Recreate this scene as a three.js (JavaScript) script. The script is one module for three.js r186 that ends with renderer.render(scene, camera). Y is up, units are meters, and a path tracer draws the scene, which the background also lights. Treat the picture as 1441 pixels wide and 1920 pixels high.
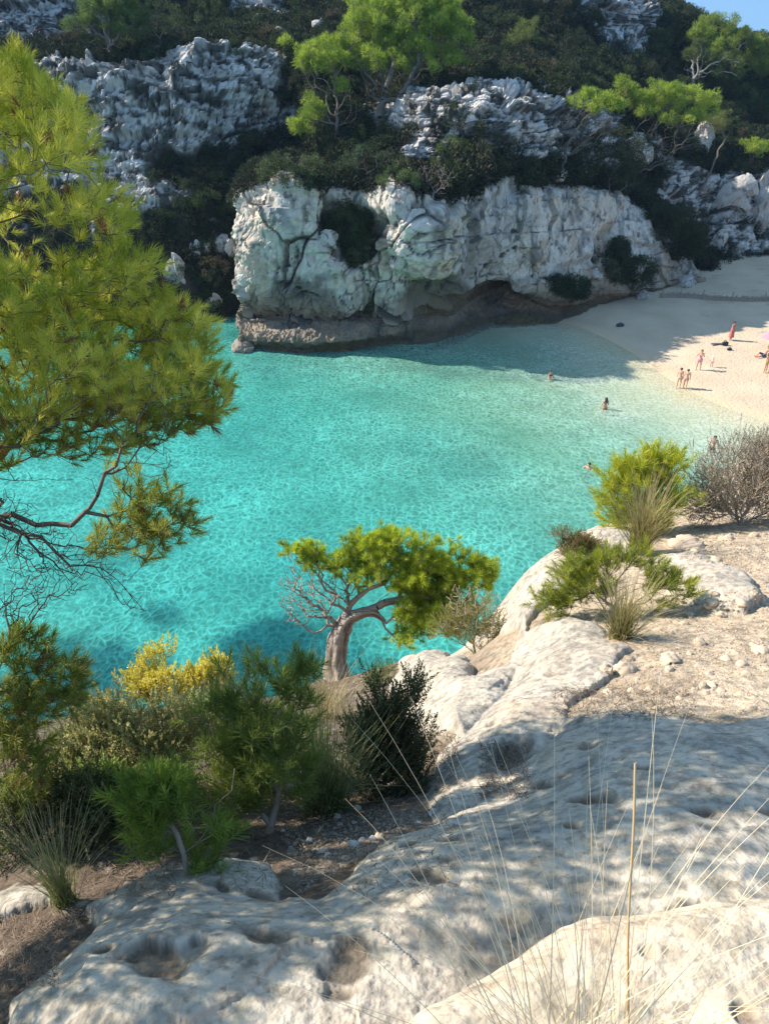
import * as THREE from 'three';
import { MarchingCubes } from 'three/addons/objects/MarchingCubes.js';
import { mergeGeometries } from 'three/addons/utils/BufferGeometryUtils.js';

// ---------------------------------------------------------------- camera, sky, sun, exposure
const EYE = 22, TILT = 31.5 * Math.PI / 180, F = 1386;           // eye height over the water, downward pitch, focal length in photo pixels
const camera = new THREE.PerspectiveCamera(2 * Math.atan(960 / F) * 180 / Math.PI, 0.75, 0.05, 600);
camera.position.set(0, EYE, 0);
camera.rotation.x = -TILT;
const scene = new THREE.Scene();
scene.fog = new THREE.FogExp2(0x9fc4ea, 0.00016);                   // a little summer haze towards the far slope
const renderer = new THREE.WebGLRenderer({ antialias: true });
renderer.toneMapping = THREE.LinearToneMapping;
renderer.toneMappingExposure = 1.9;
renderer.shadowMap.enabled = true;
const SUN = new THREE.Vector3(-0.78, 0.62, -0.29).normalize();   // towards the sun: left, a little behind the far cliff
{
  const W = 256, H = 128, d = new Float32Array(W * H * 4);
  for (let j = 0; j < H; j++) {
    const el = ((j + 0.5) / H - 0.5) * Math.PI, s = Math.max(0, Math.sin(el));
    for (let i = 0; i < W; i++) {
      const az = ((i + 0.5) / W - 0.5) * 2 * Math.PI, k = Math.pow(1 - s, 2.5);
      const cs = Math.cos(el) * Math.cos(az) * SUN.x + Math.sin(el) * SUN.y + Math.cos(el) * Math.sin(az) * SUN.z;
      const glow = 0.5 * Math.pow(Math.max(0, cs), 8);
      const o = (j * W + i) * 4;
      d[o] = 0.15 + 0.02 * k + glow * 0.6; d[o + 1] = 0.27 + 0.05 * k + glow * 0.6; d[o + 2] = 0.44 + 0.08 * k + glow * 0.55; d[o + 3] = 1;
    }
  }
  const sky = new THREE.DataTexture(d, W, H, THREE.RGBAFormat, THREE.FloatType);
  sky.mapping = THREE.EquirectangularReflectionMapping; sky.magFilter = THREE.LinearFilter; sky.needsUpdate = true;
  scene.background = sky; scene.environment = sky;
  const sun = new THREE.DirectionalLight(new THREE.Color(1, 0.9, 0.76), 4.6);
  sun.position.copy(SUN).multiplyScalar(200).add(new THREE.Vector3(0, 0, -45));
  sun.target.position.set(0, 0, -45);
  sun.castShadow = true; sun.shadow.mapSize.set(4096, 4096);
  Object.assign(sun.shadow.camera, { left: -90, right: 90, top: 90, bottom: -90, near: 1, far: 500 });
  scene.add(sun, sun.target);
}

// ---------------------------------------------------------------- helpers
let seed_ = 7;
const reseed = (s) => { seed_ = s | 0; };
const rnd = () => { seed_ = (seed_ + 0x6d2b79f5) | 0; let t = Math.imul(seed_ ^ (seed_ >>> 15), 1 | seed_); t = (t + Math.imul(t ^ (t >>> 7), 61 | t)) ^ t; return ((t ^ (t >>> 14)) >>> 0) / 4294967296; };
const rr = (a, b) => a + (b - a) * rnd();
const V = (x, y, z) => new THREE.Vector3(x, y, z);
const clamp = (x, a = 0, b = 1) => x < a ? a : x > b ? b : x;
const lerp = (a, b, t) => a + (b - a) * t;
const sstep = (a, b, x) => { const t = clamp((x - a) / (b - a)); return t * t * (3 - 2 * t); };
const mix3 = (a, b, t) => [a[0] + (b[0] - a[0]) * t, a[1] + (b[1] - a[1]) * t, a[2] + (b[2] - a[2]) * t];
// where things stand, read off the photograph: a ray through a pixel, cut at a depth / height / plane
const ST = Math.sin(TILT), CT = Math.cos(TILT);
const ray = (x, y) => { const u = (x - 720.5) / F, v = (960 - y) / F; return V(u, -ST + v * CT, -CT - v * ST); };
const at = (x, y, depth) => ray(x, y).multiplyScalar(depth).add(V(0, EYE, 0));
const onY = (x, y, h) => { const r = ray(x, y); return r.multiplyScalar((h - EYE) / r.y).add(V(0, EYE, 0)); };
const onZ = (x, y, z) => { const r = ray(x, y); return r.multiplyScalar(z / r.z).add(V(0, EYE, 0)); };
const project = (p) => { const dy = p.y - EYE, depth = -dy * ST - p.z * CT, up = dy * CT - p.z * ST; return [720.5 + F * p.x / depth, 960 - F * up / depth, depth]; };

// noise
const PERM = new Uint8Array(512);
{ reseed(11); const p = [...Array(256).keys()]; for (let i = 255; i > 0; i--) { const j = Math.floor(rnd() * (i + 1)); [p[i], p[j]] = [p[j], p[i]]; } for (let i = 0; i < 512; i++) PERM[i] = p[i & 255]; }
const grad = (h, x, y, z) => { h &= 15; const u = h < 8 ? x : y, v = h < 4 ? y : h === 12 || h === 14 ? x : z; return ((h & 1) ? -u : u) + ((h & 2) ? -v : v); };
function noise(x, y, z) {
  const X = Math.floor(x), Y = Math.floor(y), Z = Math.floor(z);
  x -= X; y -= Y; z -= Z;
  const u = x * x * x * (x * (x * 6 - 15) + 10), v = y * y * y * (y * (y * 6 - 15) + 10), w = z * z * z * (z * (z * 6 - 15) + 10);
  const a = PERM[X & 255] + (Y & 255), b = PERM[(X + 1) & 255] + (Y & 255), q = Z & 255;
  const A = PERM[a & 511], A1 = PERM[(a + 1) & 511], B = PERM[b & 511], B1 = PERM[(b + 1) & 511];
  const g = (i, x, y, z, o) => grad(PERM[(i + q + o) & 511], x, y, z);
  return lerp(lerp(lerp(g(A, x, y, z, 0), g(B, x - 1, y, z, 0), u), lerp(g(A1, x, y - 1, z, 0), g(B1, x - 1, y - 1, z, 0), u), v),
    lerp(lerp(g(A, x, y, z - 1, 1), g(B, x - 1, y, z - 1, 1), u), lerp(g(A1, x, y - 1, z - 1, 1), g(B1, x - 1, y - 1, z - 1, 1), u), v), w);
}
function fbm(x, y, z, o = 4) { let s = 0, a = 0.5; for (let i = 0; i < o; i++) { s += a * noise(x, y, z); x = x * 2.03 + 7.1; y = y * 2.03 + 3.3; z = z * 2.03 + 5.7; a *= 0.5; } return s; }
const ridged = (x, y, z, o = 4) => { let s = 0, a = 0.5; for (let i = 0; i < o; i++) { s += a * (1 - Math.abs(noise(x, y, z)) * 2); x = x * 2.07 + 1.7; y = y * 2.07 + 9.2; z = z * 2.07 + 4.4; a *= 0.5; } return s; };
const hash3 = (x, y, z, k) => PERM[(PERM[(PERM[x & 255] + (y & 255)) & 511] + (z & 255) + k * 37) & 511] / 255;
const W_ = { f1: 0, f2: 0, id: 0, dx: 0, dy: 0, dz: 0 };
function worley(x, y, z) {
  const X = Math.floor(x), Y = Math.floor(y), Z = Math.floor(z); let f1 = 9, f2 = 9, id = 0, ex = 0, ey = 0, ez = 0;
  for (let i = -1; i < 2; i++) for (let j = -1; j < 2; j++) for (let k = -1; k < 2; k++) {
    const a = X + i, b = Y + j, c = Z + k, dx = a + hash3(a, b, c, 0) - x, dy = b + hash3(a, b, c, 1) - y, dz = c + hash3(a, b, c, 2) - z, d = dx * dx + dy * dy + dz * dz;
    if (d < f1) { f2 = f1; f1 = d; ex = dx; ey = dy; ez = dz; id = a * 7 + b * 131 + c * 1009; } else if (d < f2) f2 = d;
  }
  W_.f1 = Math.sqrt(f1); W_.f2 = Math.sqrt(f2); W_.id = hash3(id, id >> 8, 5, 3); W_.k = id; W_.dx = ex; W_.dy = ey; W_.dz = ez; return W_;
}

const flat = (x, y) => { // distance to the border between cells, in the plane
  const X = Math.floor(x), Y = Math.floor(y); let f1 = 9, f2 = 9;
  for (let i = -1; i < 2; i++) for (let j = -1; j < 2; j++) { const a = X + i, b = Y + j, h = PERM[(a & 255)] + (b & 255), dx = a + PERM[h & 511] / 255 - x, dy = b + PERM[(h + 91) & 511] / 255 - y, d = dx * dx + dy * dy; if (d < f1) { f2 = f1; f1 = d; } else if (d < f2) f2 = d; }
  return Math.sqrt(f2) - Math.sqrt(f1);
};
// a broken face: cells that each stand a little proud or back and lean their own way
const facet = (x, y, z, tilt) => { const w = worley(x, y, z), a = hash3(w.k, w.k >> 8, 1, 1) - 0.5, b = hash3(w.k, w.k >> 8, 2, 2) - 0.5, c = hash3(w.k, w.k >> 8, 4, 0) - 0.5; w.h = (w.id - 0.5) + tilt * (a * w.dx + b * w.dy + c * w.dz); return w; };

// naming and tagging
const used = {};
const numbered = (n) => { const k = used[n] = (used[n] ?? -1) + 1; return k ? n + '_' + String(k).padStart(3, '0') : n; };
function tag(o, label, category, group, kind) { if (label) o.userData.label = label; if (category) o.userData.category = category; if (group) o.userData.group = group; if (kind) o.userData.kind = kind; return o; }
function mesh(name, geo, mat, parent = scene) { const m = new THREE.Mesh(geo, mat); m.name = parent === scene ? numbered(name) : name; m.castShadow = m.receiveShadow = true; parent.add(m); return m; }
function thing(name, label, category, group, pos) { const o = new THREE.Group(); o.name = numbered(name); if (pos) o.position.copy(pos); scene.add(o); return tag(o, label, category, group); }
function geom(pos, idx, col, uv) {
  const g = new THREE.BufferGeometry();
  g.setAttribute('position', new THREE.BufferAttribute(pos instanceof Float32Array ? pos : new Float32Array(pos), 3));
  if (col) g.setAttribute('color', new THREE.BufferAttribute(col instanceof Float32Array ? col : new Float32Array(col), 3));
  if (uv) g.setAttribute('uv', new THREE.BufferAttribute(uv instanceof Float32Array ? uv : new Float32Array(uv), 2));
  if (idx) g.setIndex(new THREE.BufferAttribute(idx instanceof Uint32Array ? idx : new Uint32Array(idx), 1));
  g.computeVertexNormals();
  return g;
}
function tex(n, f, comps = 1, srgb = false) {   // a tile n x n from f(i, j) -> value(s) 0..1
  const d = new Uint8Array(n * n * 4);
  for (let j = 0; j < n; j++) for (let i = 0; i < n; i++) { const v = f(i, j), o = (j * n + i) * 4; for (let c = 0; c < 3; c++) d[o + c] = clamp(comps === 1 ? v : v[c]) * 255; d[o + 3] = 255; }
  const t = new THREE.DataTexture(d, n, n, THREE.RGBAFormat); t.wrapS = t.wrapT = THREE.MirroredRepeatWrapping; t.magFilter = THREE.LinearFilter; t.minFilter = THREE.LinearMipmapLinearFilter;
  if (srgb) t.colorSpace = THREE.SRGBColorSpace; t.needsUpdate = true; return t;
}
// texture tiles repeat mirrored, so their borders always meet
const tiled = (f, u, v) => f(u, v);

// ---------------------------------------------------------------- far side: lofted rock, from stations read off the photograph
const cr = (a, b, c, d, t) => { const k = 0.38, m0 = (c - a) * k, m1 = (d - b) * k, t2 = t * t, t3 = t2 * t; return (2 * t3 - 3 * t2 + 1) * b + (t3 - 2 * t2 + t) * m0 + (-2 * t3 + 3 * t2) * c + (t3 - t2) * m1; };
function loft(cols, step) {   // cols[i][j] = [x, y, z, rock]; returns a grid of base points with about `step` metres between them
  const nc = cols.length, nl = cols[0].length;
  let rows = [], us = [];
  const seglen = (j) => { let m = 0; for (const c of cols) m = Math.max(m, Math.hypot(c[j + 1][0] - c[j][0], c[j + 1][1] - c[j][1], c[j + 1][2] - c[j][2])); return m; };
  const collen = (i) => { let m = 0; for (let j = 0; j < nl; j++) { const a = cols[i][j], b = cols[i + 1][j]; m = Math.max(m, Math.hypot(a[0] - b[0], a[1] - b[1], a[2] - b[2])); } return m; };
  for (let j = 0; j < nl - 1; j++) { const n = Math.max(2, Math.round(seglen(j) * 0.75 / step)); for (let k = 0; k < n; k++) rows.push([j, k / n]); } rows.push([nl - 2, 1]);
  for (let i = 0; i < nc - 1; i++) { const n = Math.max(2, Math.round(collen(i) * 0.85 / step)); for (let k = 0; k < n; k++) us.push([i, k / n]); } us.push([nc - 2, 1]);
  const nu = us.length, nv = rows.length, P = new Float32Array(nu * nv * 3), R = new Float32Array(nu * nv), L = new Float32Array(nu * nv), ci = (i) => clamp(i, 0, nc - 1), cj = (j) => clamp(j, 0, nl - 1);
  for (let a = 0; a < nu; a++) {
    const [i, t] = us[a], lev = [];
    for (let j = 0; j < nl; j++) lev.push([0, 1, 2, 3].map((c) => cr(cols[ci(i - 1)][j][c], cols[i][j][c], cols[i + 1][j][c], cols[ci(i + 2)][j][c], t)));
    for (let b = 0; b < nv; b++) {
      const [j, s] = rows[b], o = a * nv + b;
      for (let c = 0; c < 3; c++) P[o * 3 + c] = cr(lev[cj(j - 1)][c], lev[j][c], lev[j + 1][c], lev[cj(j + 2)][c], s);
      R[o] = lerp(lev[j][3], lev[j + 1][3], s); L[o] = j + s;
    }
  }
  const idx = new Uint32Array((nu - 1) * (nv - 1) * 6); let q = 0;
  for (let a = 0; a < nu - 1; a++) for (let b = 0; b < nv - 1; b++) { const o = a * nv + b; idx[q++] = o; idx[q++] = o + nv; idx[q++] = o + nv + 1; idx[q++] = o; idx[q++] = o + nv + 1; idx[q++] = o + 1; }
  const g = geom(P, idx);
  return { g, P, R, L, nu, nv, N: g.attributes.normal.array, idx };
}
// a coarse picture of what stands where on the far side and the near side, to set plants and stones on the surface
const CELL = 3, GW = 700, GH = 760, depthGrid = new Float32Array(GW * GH).fill(1e9), pointGrid = new Float32Array(GW * GH * 3);
function register(P) {
  const v = V(0, 0, 0);
  for (let i = 0; i < P.length; i += 3) { const [x, y, d] = project(v.set(P[i], P[i + 1], P[i + 2])); if (d < 0.2) continue; const a = Math.floor((x + 320) / CELL), b = Math.floor((y + 120) / CELL); if (a < 0 || b < 0 || a >= GW || b >= GH) continue; const o = b * GW + a; if (d < depthGrid[o]) { depthGrid[o] = d; pointGrid.set(P.subarray(i, i + 3), o * 3); } }
}
function ground(x, y) { // the first surface point seen through that photo pixel
  const a = Math.floor((x + 320) / CELL), b = Math.floor((y + 120) / CELL);
  for (let r = 2; r < 12; r++) {
    let min = 1e9, best = 1e9, o = -1; for (let i = -r; i <= r; i++) for (let j = -r; j <= r; j++) min = Math.min(min, depthGrid[(b + j) * GW + a + i]);
    for (let i = -r; i <= r; i++) for (let j = -r; j <= r; j++) { const k = (b + j) * GW + a + i, d = i * i + j * j; if (depthGrid[k] < min * 1.12 && d < best) { best = d; o = k; } }
    if (min < 1e8) return V(pointGrid[o * 3], pointGrid[o * 3 + 1], pointGrid[o * 3 + 2]);
  }
  return at(x, y, 80);
}

const rockBump = tex(1024, (i, j) => { const f = (u, v) => 0.5 + 0.55 * fbm(u * 14, v * 14, 2.5, 6) + 0.16 * fbm(u * 90, v * 90, 8.1, 3); const w = worley(i / 1024 * 24, j / 1024 * 24, 0.5); return tiled(f, i / 1024, j / 1024) - 0.12 * sstep(0.32, 0.12, w.f1) * (w.id > 0.55 ? 1 : 0); });
const grain = tex(1024, (i, j) => { const u = i / 1024, v = j / 1024; const a = tiled((u, v) => fbm(u * 22, v * 22, 4.5, 5), u, v), b = tiled((u, v) => fbm(u * 7, v * 7, 9.5, 4), u, v); const dk = sstep(0.10, 0.26, tiled((u, v) => fbm(u * 40 + 3, v * 40, 6.5, 4), u, v)); const k = (0.93 + 0.45 * a + 0.15 * b) * (1 - 0.14 * dk); return [k, k * (0.995 - 0.03 * b), k * (0.985 - 0.07 * b)]; }, 3, true);
const rockMat = new THREE.MeshStandardMaterial({ vertexColors: true, roughness: 0.95 });
rockMat.name = 'limestone'; rockMat.flatShading = true;

// --- the hillside behind: [photo y, world z, rock] at each level, per photo column
const HILL = [
  // x,  levels: shore foot, gully slope, cliff foot, cliff top, bench, upper foot, upper top, crest
  [-420, [[640, -70, 0], [520, -76, 0], [350, -86, 0.3], [150, -92, 0.8], [110, -97, 0], [70, -112, 0.5], [-60, -118, 1], [-200, -150, 0]]],
  [-150, [[630, -70, 0], [520, -76, 0], [345, -86, 0.4], [130, -92, 1], [105, -97, 0], [80, -112, 0.6], [-60, -118, 1], [-200, -150, 0]]],
  [0, [[615, -70, 0], [520, -76, 0], [340, -85, 0.5], [125, -91, 1], [100, -97, 0], [82, -110, 0.7], [-50, -116, 1], [-190, -150, 0]]],
  [110, [[610, -70, 0], [510, -75, 0], [340, -84, 0.6], [115, -90, 1], [95, -96, 0], [75, -110, 0.6], [-40, -116, 1], [-170, -150, 0]]],
  [210, [[608, -71, 0], [500, -75, 0], [335, -83, 0.7], [112, -89, 1], [92, -95, 0], [55, -112, 0.1], [-40, -118, 0.6], [-170, -150, 0]]],
  [300, [[606, -71, 0.1], [490, -76, 0], [310, -83, 0.6], [108, -88.5, 1], [88, -94, 0.2], [50, -112, 0.1], [-40, -120, 0.3], [-170, -150, 0]]],
  [390, [[604, -72, 0.4], [480, -77, 0.1], [285, -84, 0.5], [95, -89, 1], [80, -95, 0], [45, -112, 0.1], [-40, -122, 0.4], [-170, -150, 0]]],
  [470, [[600, -74, 0.5], [470, -79, 0.1], [270, -86, 0.3], [95, -90, 1], [78, -96, 0], [40, -112, 0.3], [-40, -122, 0.5], [-170, -150, 0]]],
  [540, [[560, -78, 0], [450, -82, 0], [290, -87, 0], [105, -91, 0.4], [85, -96, 0.3], [40, -112, 0.2], [-40, -122, 0.2], [-170, -150, 0]]],
  [620, [[480, -74, 0], [400, -74.5, 0], [285, -76, 0.1], [190, -84, 0.1], [120, -94, 0.25], [50, -106, 0.3], [-40, -122, 0], [-170, -150, 0]]],
  [700, [[480, -74, 0], [400, -74.5, 0], [280, -76, 0.2], [215, -82, 0.5], [150, -92, 0.1], [60, -106, 0], [-40, -122, 0], [-170, -150, 0]]],
  [790, [[480, -74, 0], [400, -74.5, 0], [275, -75, 0.5], [185, -78, 0.8], [150, -88, 0], [60, -106, 0], [-40, -122, 0], [-170, -150, 0]]],
  [880, [[480, -74, 0], [400, -74, 0], [265, -74, 0.7], [175, -77, 1], [150, -87, 0], [60, -106, 0], [-40, -122, 0.1], [-170, -150, 0]]],
  [970, [[480, -75, 0], [400, -75, 0], [270, -75, 0.8], [165, -78, 1], [140, -87, 0], [70, -108, 0], [-40, -120, 0.2], [-170, -150, 0]]],
  [1060, [[500, -77, 0], [410, -77, 0], [290, -78, 0.7], [190, -81, 0.9], [150, -91, 0], [75, -110, 0], [-40, -118, 0.4], [-170, -150, 0]]],
  [1130, [[520, -83, 0], [430, -84, 0], [300, -87, 0.5], [220, -91, 0.5], [165, -99, 0], [65, -116, 0.8], [-15, -119, 1], [-60, -160, 0]]],
  [1200, [[540, -86, 0], [440, -88, 0.1], [310, -91, 0.5], [235, -94, 0.4], [180, -104, 0], [60, -118, 0.8], [-2, -121, 1], [-30, -160, 0]]],
  [1260, [[550, -88, 0], [460, -90, 0.3], [330, -94, 0.5], [250, -98, 0.2], [190, -108, 0], [80, -120, 0.1], [24, -126, 0.1], [10, -160, 0]]],
  [1340, [[560, -89, 0], [480, -92, 0.4], [360, -96, 0.6], [270, -101, 0.1], [200, -110, 0], [110, -122, 0], [66, -130, 0], [60, -165, 0]]],
  [1441, [[560, -90, 0], [490, -93, 0.3], [370, -97, 0.6], [280, -102, 0.1], [210, -112, 0], [130, -124, 0], [92, -133, 0], [80, -168, 0]]],
  [1620, [[560, -91, 0], [490, -94, 0.2], [370, -98, 0.4], [280, -103, 0], [215, -112, 0], [130, -124, 0], [100, -134, 0], [80, -170, 0]]],
  [1900, [[560, -92, 0], [490, -95, 0.1], [380, -98, 0.3], [290, -103, 0], [230, -112, 0], [150, -124, 0], [120, -134, 0], [100, -170, 0]]],
].map(([x, l]) => l.map(([y, z, r]) => [...onZ(x, y, z).toArray(), r]));
const maquisSpots = [], topSpots = [];
{
  const { g, P, R, L, N, idx } = loft(HILL, 0.17), n = R.length, C = new Float32Array(n * 3), Q = new Float32Array(P);
  for (let i = 0; i < n; i++) {
    const x = P[i * 3], y = P[i * 3 + 1], z = P[i * 3 + 2], along = x * 0.97 + z * 0.2;
    const patch = fbm(x * 0.13, y * 0.2, z * 0.13, 4) * 1.6 + 0.25 * noise(x * 0.8, y * 0.9, z * 0.8);
    const rock = clamp(sstep(0.36, 0.56, R[i] + patch * 0.62));
    // bedding: layers of uneven height that stand proud or lie back, broken by upright joints
    const yb = y + 0.5 * noise(along * 0.12, y * 0.1, 3) + 0.25 * noise(along * 0.6, y * 0.4, 8);
    const lt = yb / 0.85 + 0.9 * noise(2.2, yb * 0.45, along * 0.03), li = Math.floor(lt), lf = lt - li, h0 = hash3(li, 3, 7, 1) - 0.5, bed2 = noise(9.1, yb * 3.1, along * 0.2);
    const solid = sstep(-0.3, 0.1, noise(x * 0.25 + 4, y * 0.5, z * 0.25)), groove = clamp(sstep(0.13, 0.03, lf) * sstep(-0.35, 0.1, noise(along * 0.3, li * 3.1, 5)) + 0.45 * sstep(0.06, 0.0, Math.abs(bed2)));
    const wa = along + 0.4 * noise(x * 0.6, y * 0.6, z * 0.6), w1 = worley(wa * (0.32 + 0.5 * Math.abs(h0)) + li * 17.3, li * 3.7, 0.5), b1 = w1.id - 0.5, e1 = w1.f2 - w1.f1, w2 = facet(wa * 1.3 + 7, yb * 1.9, z * 0.8, 1.0), h2 = w2.h, joint = clamp(sstep(0.07, 0.0, e1) * solid + 0.55 * sstep(0.08, 0.0, w2.f2 - w2.f1) * sstep(-0.1, 0.2, noise(x * 0.7, y * 0.7, z * 0.7 + 3)));
    const rough = fbm(x * 0.9, y * 0.9, z * 0.9, 4), lump = fbm(x * 0.22, y * 0.22, z * 0.22, 3);
    let d = lump * 2.0 + rough * (0.6 - 0.3 * rock) + rock * (h0 * 1.1 * solid + b1 * 0.6 + h2 * 0.45 - 0.55 * groove - 0.3 * joint + 0.10 * ridged(x * 2.2, y * 2.2, z * 2.2, 3)) + (1 - rock) * (-0.3 + 0.3 * noise(x * 0.7, y * 0.7, z * 0.7));
    if (R[i] > 0.45 && patch < -0.25) d -= 0.9 * sstep(-0.25, -0.5, patch);
    for (let c = 0; c < 3; c++) Q[i * 3 + c] += N[i * 3 + c] * d;
    const tone = 0.5 + 0.5 * noise(x * 0.35, y * 0.5, z * 0.35) + 0.35 * fbm(x * 2.2, y * 2.2, z * 2.2, 3);
    let col = mix3([0.30, 0.285, 0.27], [0.62, 0.605, 0.585], clamp(tone));
    col = mix3(col, [0.44, 0.34, 0.26], 0.55 * sstep(0.12, 0.4, fbm(x * 0.4 + 9, y * 0.7, z * 0.4, 3)));
    const stain = 0.92 * sstep(-0.02, 0.10, fbm(x * 0.55 + 31, y * 0.9, z * 0.55, 5) + 0.12 * bed2 + 0.10 * b1);
    col = mix3(col, [0.07, 0.068, 0.062], stain);
    col = mix3(col, [0.03, 0.03, 0.027], clamp(0.85 * joint + 0.9 * groove));
    const soil = mix3([0.02, 0.018, 0.014], [0.05, 0.04, 0.03], clamp(0.5 + rough * 1.5));
    C.set(mix3(soil, col, rock), i * 3);
    maquisSpots.push(rock < 0.45 ? 0 : stain > 0.6 || groove > 0.8 ? 0.6 : 1);
  }
  const gg = geom(Q, idx, C); register(Q);
  tag(mesh('hillside', gg, rockMat), 'pale layered limestone hillside with dark scrub rising behind the cove', 'hillside', null, 'structure');
  maquisSpots.Q = Q; maquisSpots.N = gg.attributes.normal.array; maquisSpots.L = L;
}

// --- the white cliff that stands in the water
// x, waterline y, [top edge y], depth of the undercut (m), height of its roof (m), how far the face leans back, shelf (m)
const FRONT = [
  [452, 652, 380, 0.4, 1.2, 3.2, 2.4], [466, 655, 362, 0.6, 1.4, 1.8, 2.6], [495, 658, 354, 1.0, 1.6, 1.5, 2.4], [540, 662, 352, 1.2, 1.7, 1.2, 2.2], [590, 664, 356, 1.4, 1.8, 1.3, 2.4], [640, 662, 362, 1.2, 1.9, 2.0, 2.6],
  [690, 656, 358, 1.2, 1.9, 1.8, 1.8], [735, 650, 352, 1.6, 2.2, 0.2, 0.4], [790, 646, 372, 2.6, 3.2, -1.2, 0.2], [840, 636, 384, 2.0, 2.6, 0.4, 0.1], [885, 622, 372, 4.5, 3.4, 1.2, 0], [930, 612, 362, 6.0, 3.8, 1.6, 0],
  [980, 610, 360, 3.0, 2.8, 2.0, 0], [1030, 608, 352, 1.6, 1.6, 4.0, 0], [1085, 596, 352, 1.4, 1.4, 5.0, 0], [1140, 580, 368, 1.0, 1.3, 5.5, 0], [1190, 570, 390, 0.6, 1.0, 5.5, 0], [1235, 560, 420, 0.4, 0.8, 5, 0], [1280, 550, 462, 0.2, 0.6, 4, 0], [1330, 545, 520, 0.1, 0.4, 3, 0],
].map(([x, yb, yt, under, roof, lean, shelf]) => {
  const b = onY(x, yb, 0), z = b.z, P = (dz, h, r) => [b.x * (z + dz) / z, h, z + dz, r];
  const top = onZ(x, yt, z - shelf - lean), tx = top.x, th = top.y, sh = shelf > 0.3 ? 1 : 0;
  const k = (f, dz, r) => { const h = lerp(roof, th, f); return [onZ(x, 960, z).x * 0 + lerp(b.x, tx, f) * 1, h, z - shelf - lean * f + dz, r]; };
  return [
    [b.x, -2.5, z + 0.2, 1], P(0.1, -0.3, 1), P(-0.35 - 0.15 * under, 0.35, 1), P(sh ? 0.1 : -under * 0.8, roof * 0.55, 1),
    P(sh ? -0.5 : -under, roof * 0.88, 1), P(sh ? -shelf - 0.7 : -under * 0.55, roof * 1.04, 1), k(0.1, sh ? -0.1 : 0.35, 1), k(0.35, 0.6, 1), k(0.65, 0.5, 1), k(0.9, 0.15, 1), k(1, -0.6, 1),
    [tx * 1.02, th + 0.5, z - shelf - lean - 3, 0.35], [tx * 1.1, th + 0.6, z - shelf - lean - 12, 0],
  ];
});
// swellings (+) and hollows (-) of the face: photo place, radii in photo pixels, metres
const SWELL = [[800, 462, 74, 64, 1.5], [748, 385, 30, 34, 0.8], [655, 440, 52, 60, -1.7], [560, 520, 46, 60, -0.4], [470, 540, 24, 90, 0.5], [515, 400, 40, 50, 0.4], [620, 470, 22, 40, 0.7], [815, 565, 60, 40, -1.3], [905, 575, 66, 34, -1.2], [725, 430, 12, 80, -0.9], [885, 470, 14, 80, -0.7], [980, 440, 90, 70, 0.7], [880, 400, 50, 34, 0.7], [1090, 520, 60, 34, -0.9], [1150, 480, 34, 36, -0.8], [760, 600, 60, 24, 0.8], [1000, 560, 50, 30, 0.4], [920, 365, 70, 18, 0.5], [1150, 420, 60, 36, 0.5], [690, 575, 10, 40, -0.7], [655, 560, 14, 50, 0.4], [580, 430, 14, 60, -0.3]].map(([x, y, rx, ry, m]) => { const p = onZ(x, y, x < 900 ? -64.5 : x < 1050 ? -68 : -73), k = 21; return [p.x, p.y, rx / k, ry / k, m]; });
const STAIN = [[560, 560, 70, 40, [0.13, 0.115, 0.095], 0.85], [490, 590, 40, 30, [0.16, 0.14, 0.12], 0.6], [820, 560, 66, 44, [0.12, 0.105, 0.075], 0.9], [800, 530, 50, 18, [0.17, 0.18, 0.12], 0.6], [910, 580, 80, 34, [0.13, 0.085, 0.045], 0.9], [760, 620, 90, 24, [0.16, 0.12, 0.07], 0.7], [900, 500, 40, 50, [0.28, 0.24, 0.21], 0.6], [1100, 570, 90, 22, [0.30, 0.17, 0.10], 0.75], [1060, 590, 60, 18, [0.24, 0.16, 0.10], 0.7], [650, 430, 44, 50, [0.07, 0.07, 0.06], 0.8], [840, 425, 30, 30, [0.50, 0.46, 0.36], 0.5], [480, 500, 20, 80, [0.58, 0.47, 0.36], 0.7], [960, 420, 60, 40, [0.40, 0.37, 0.35], 0.5], [640, 610, 120, 14, [0.09, 0.08, 0.07], 0.8]].map(([x, y, rx, ry, c, m]) => { const p = onZ(x, y, x < 900 ? -64.5 : x < 1050 ? -68 : -73), k = 21; return [p.x, p.y, rx / k, ry / k, c, m]; });
FRONT.unshift(FRONT[0].map(([x, y, z, r], j) => [x - 0.6 - 0.12 * j * 0, y, z - 9, r]));
FRONT.push(FRONT[FRONT.length - 1].map(([x, y, z, r]) => [x + 5, y * 0.7 - 0.6, z - 6, r]));
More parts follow.
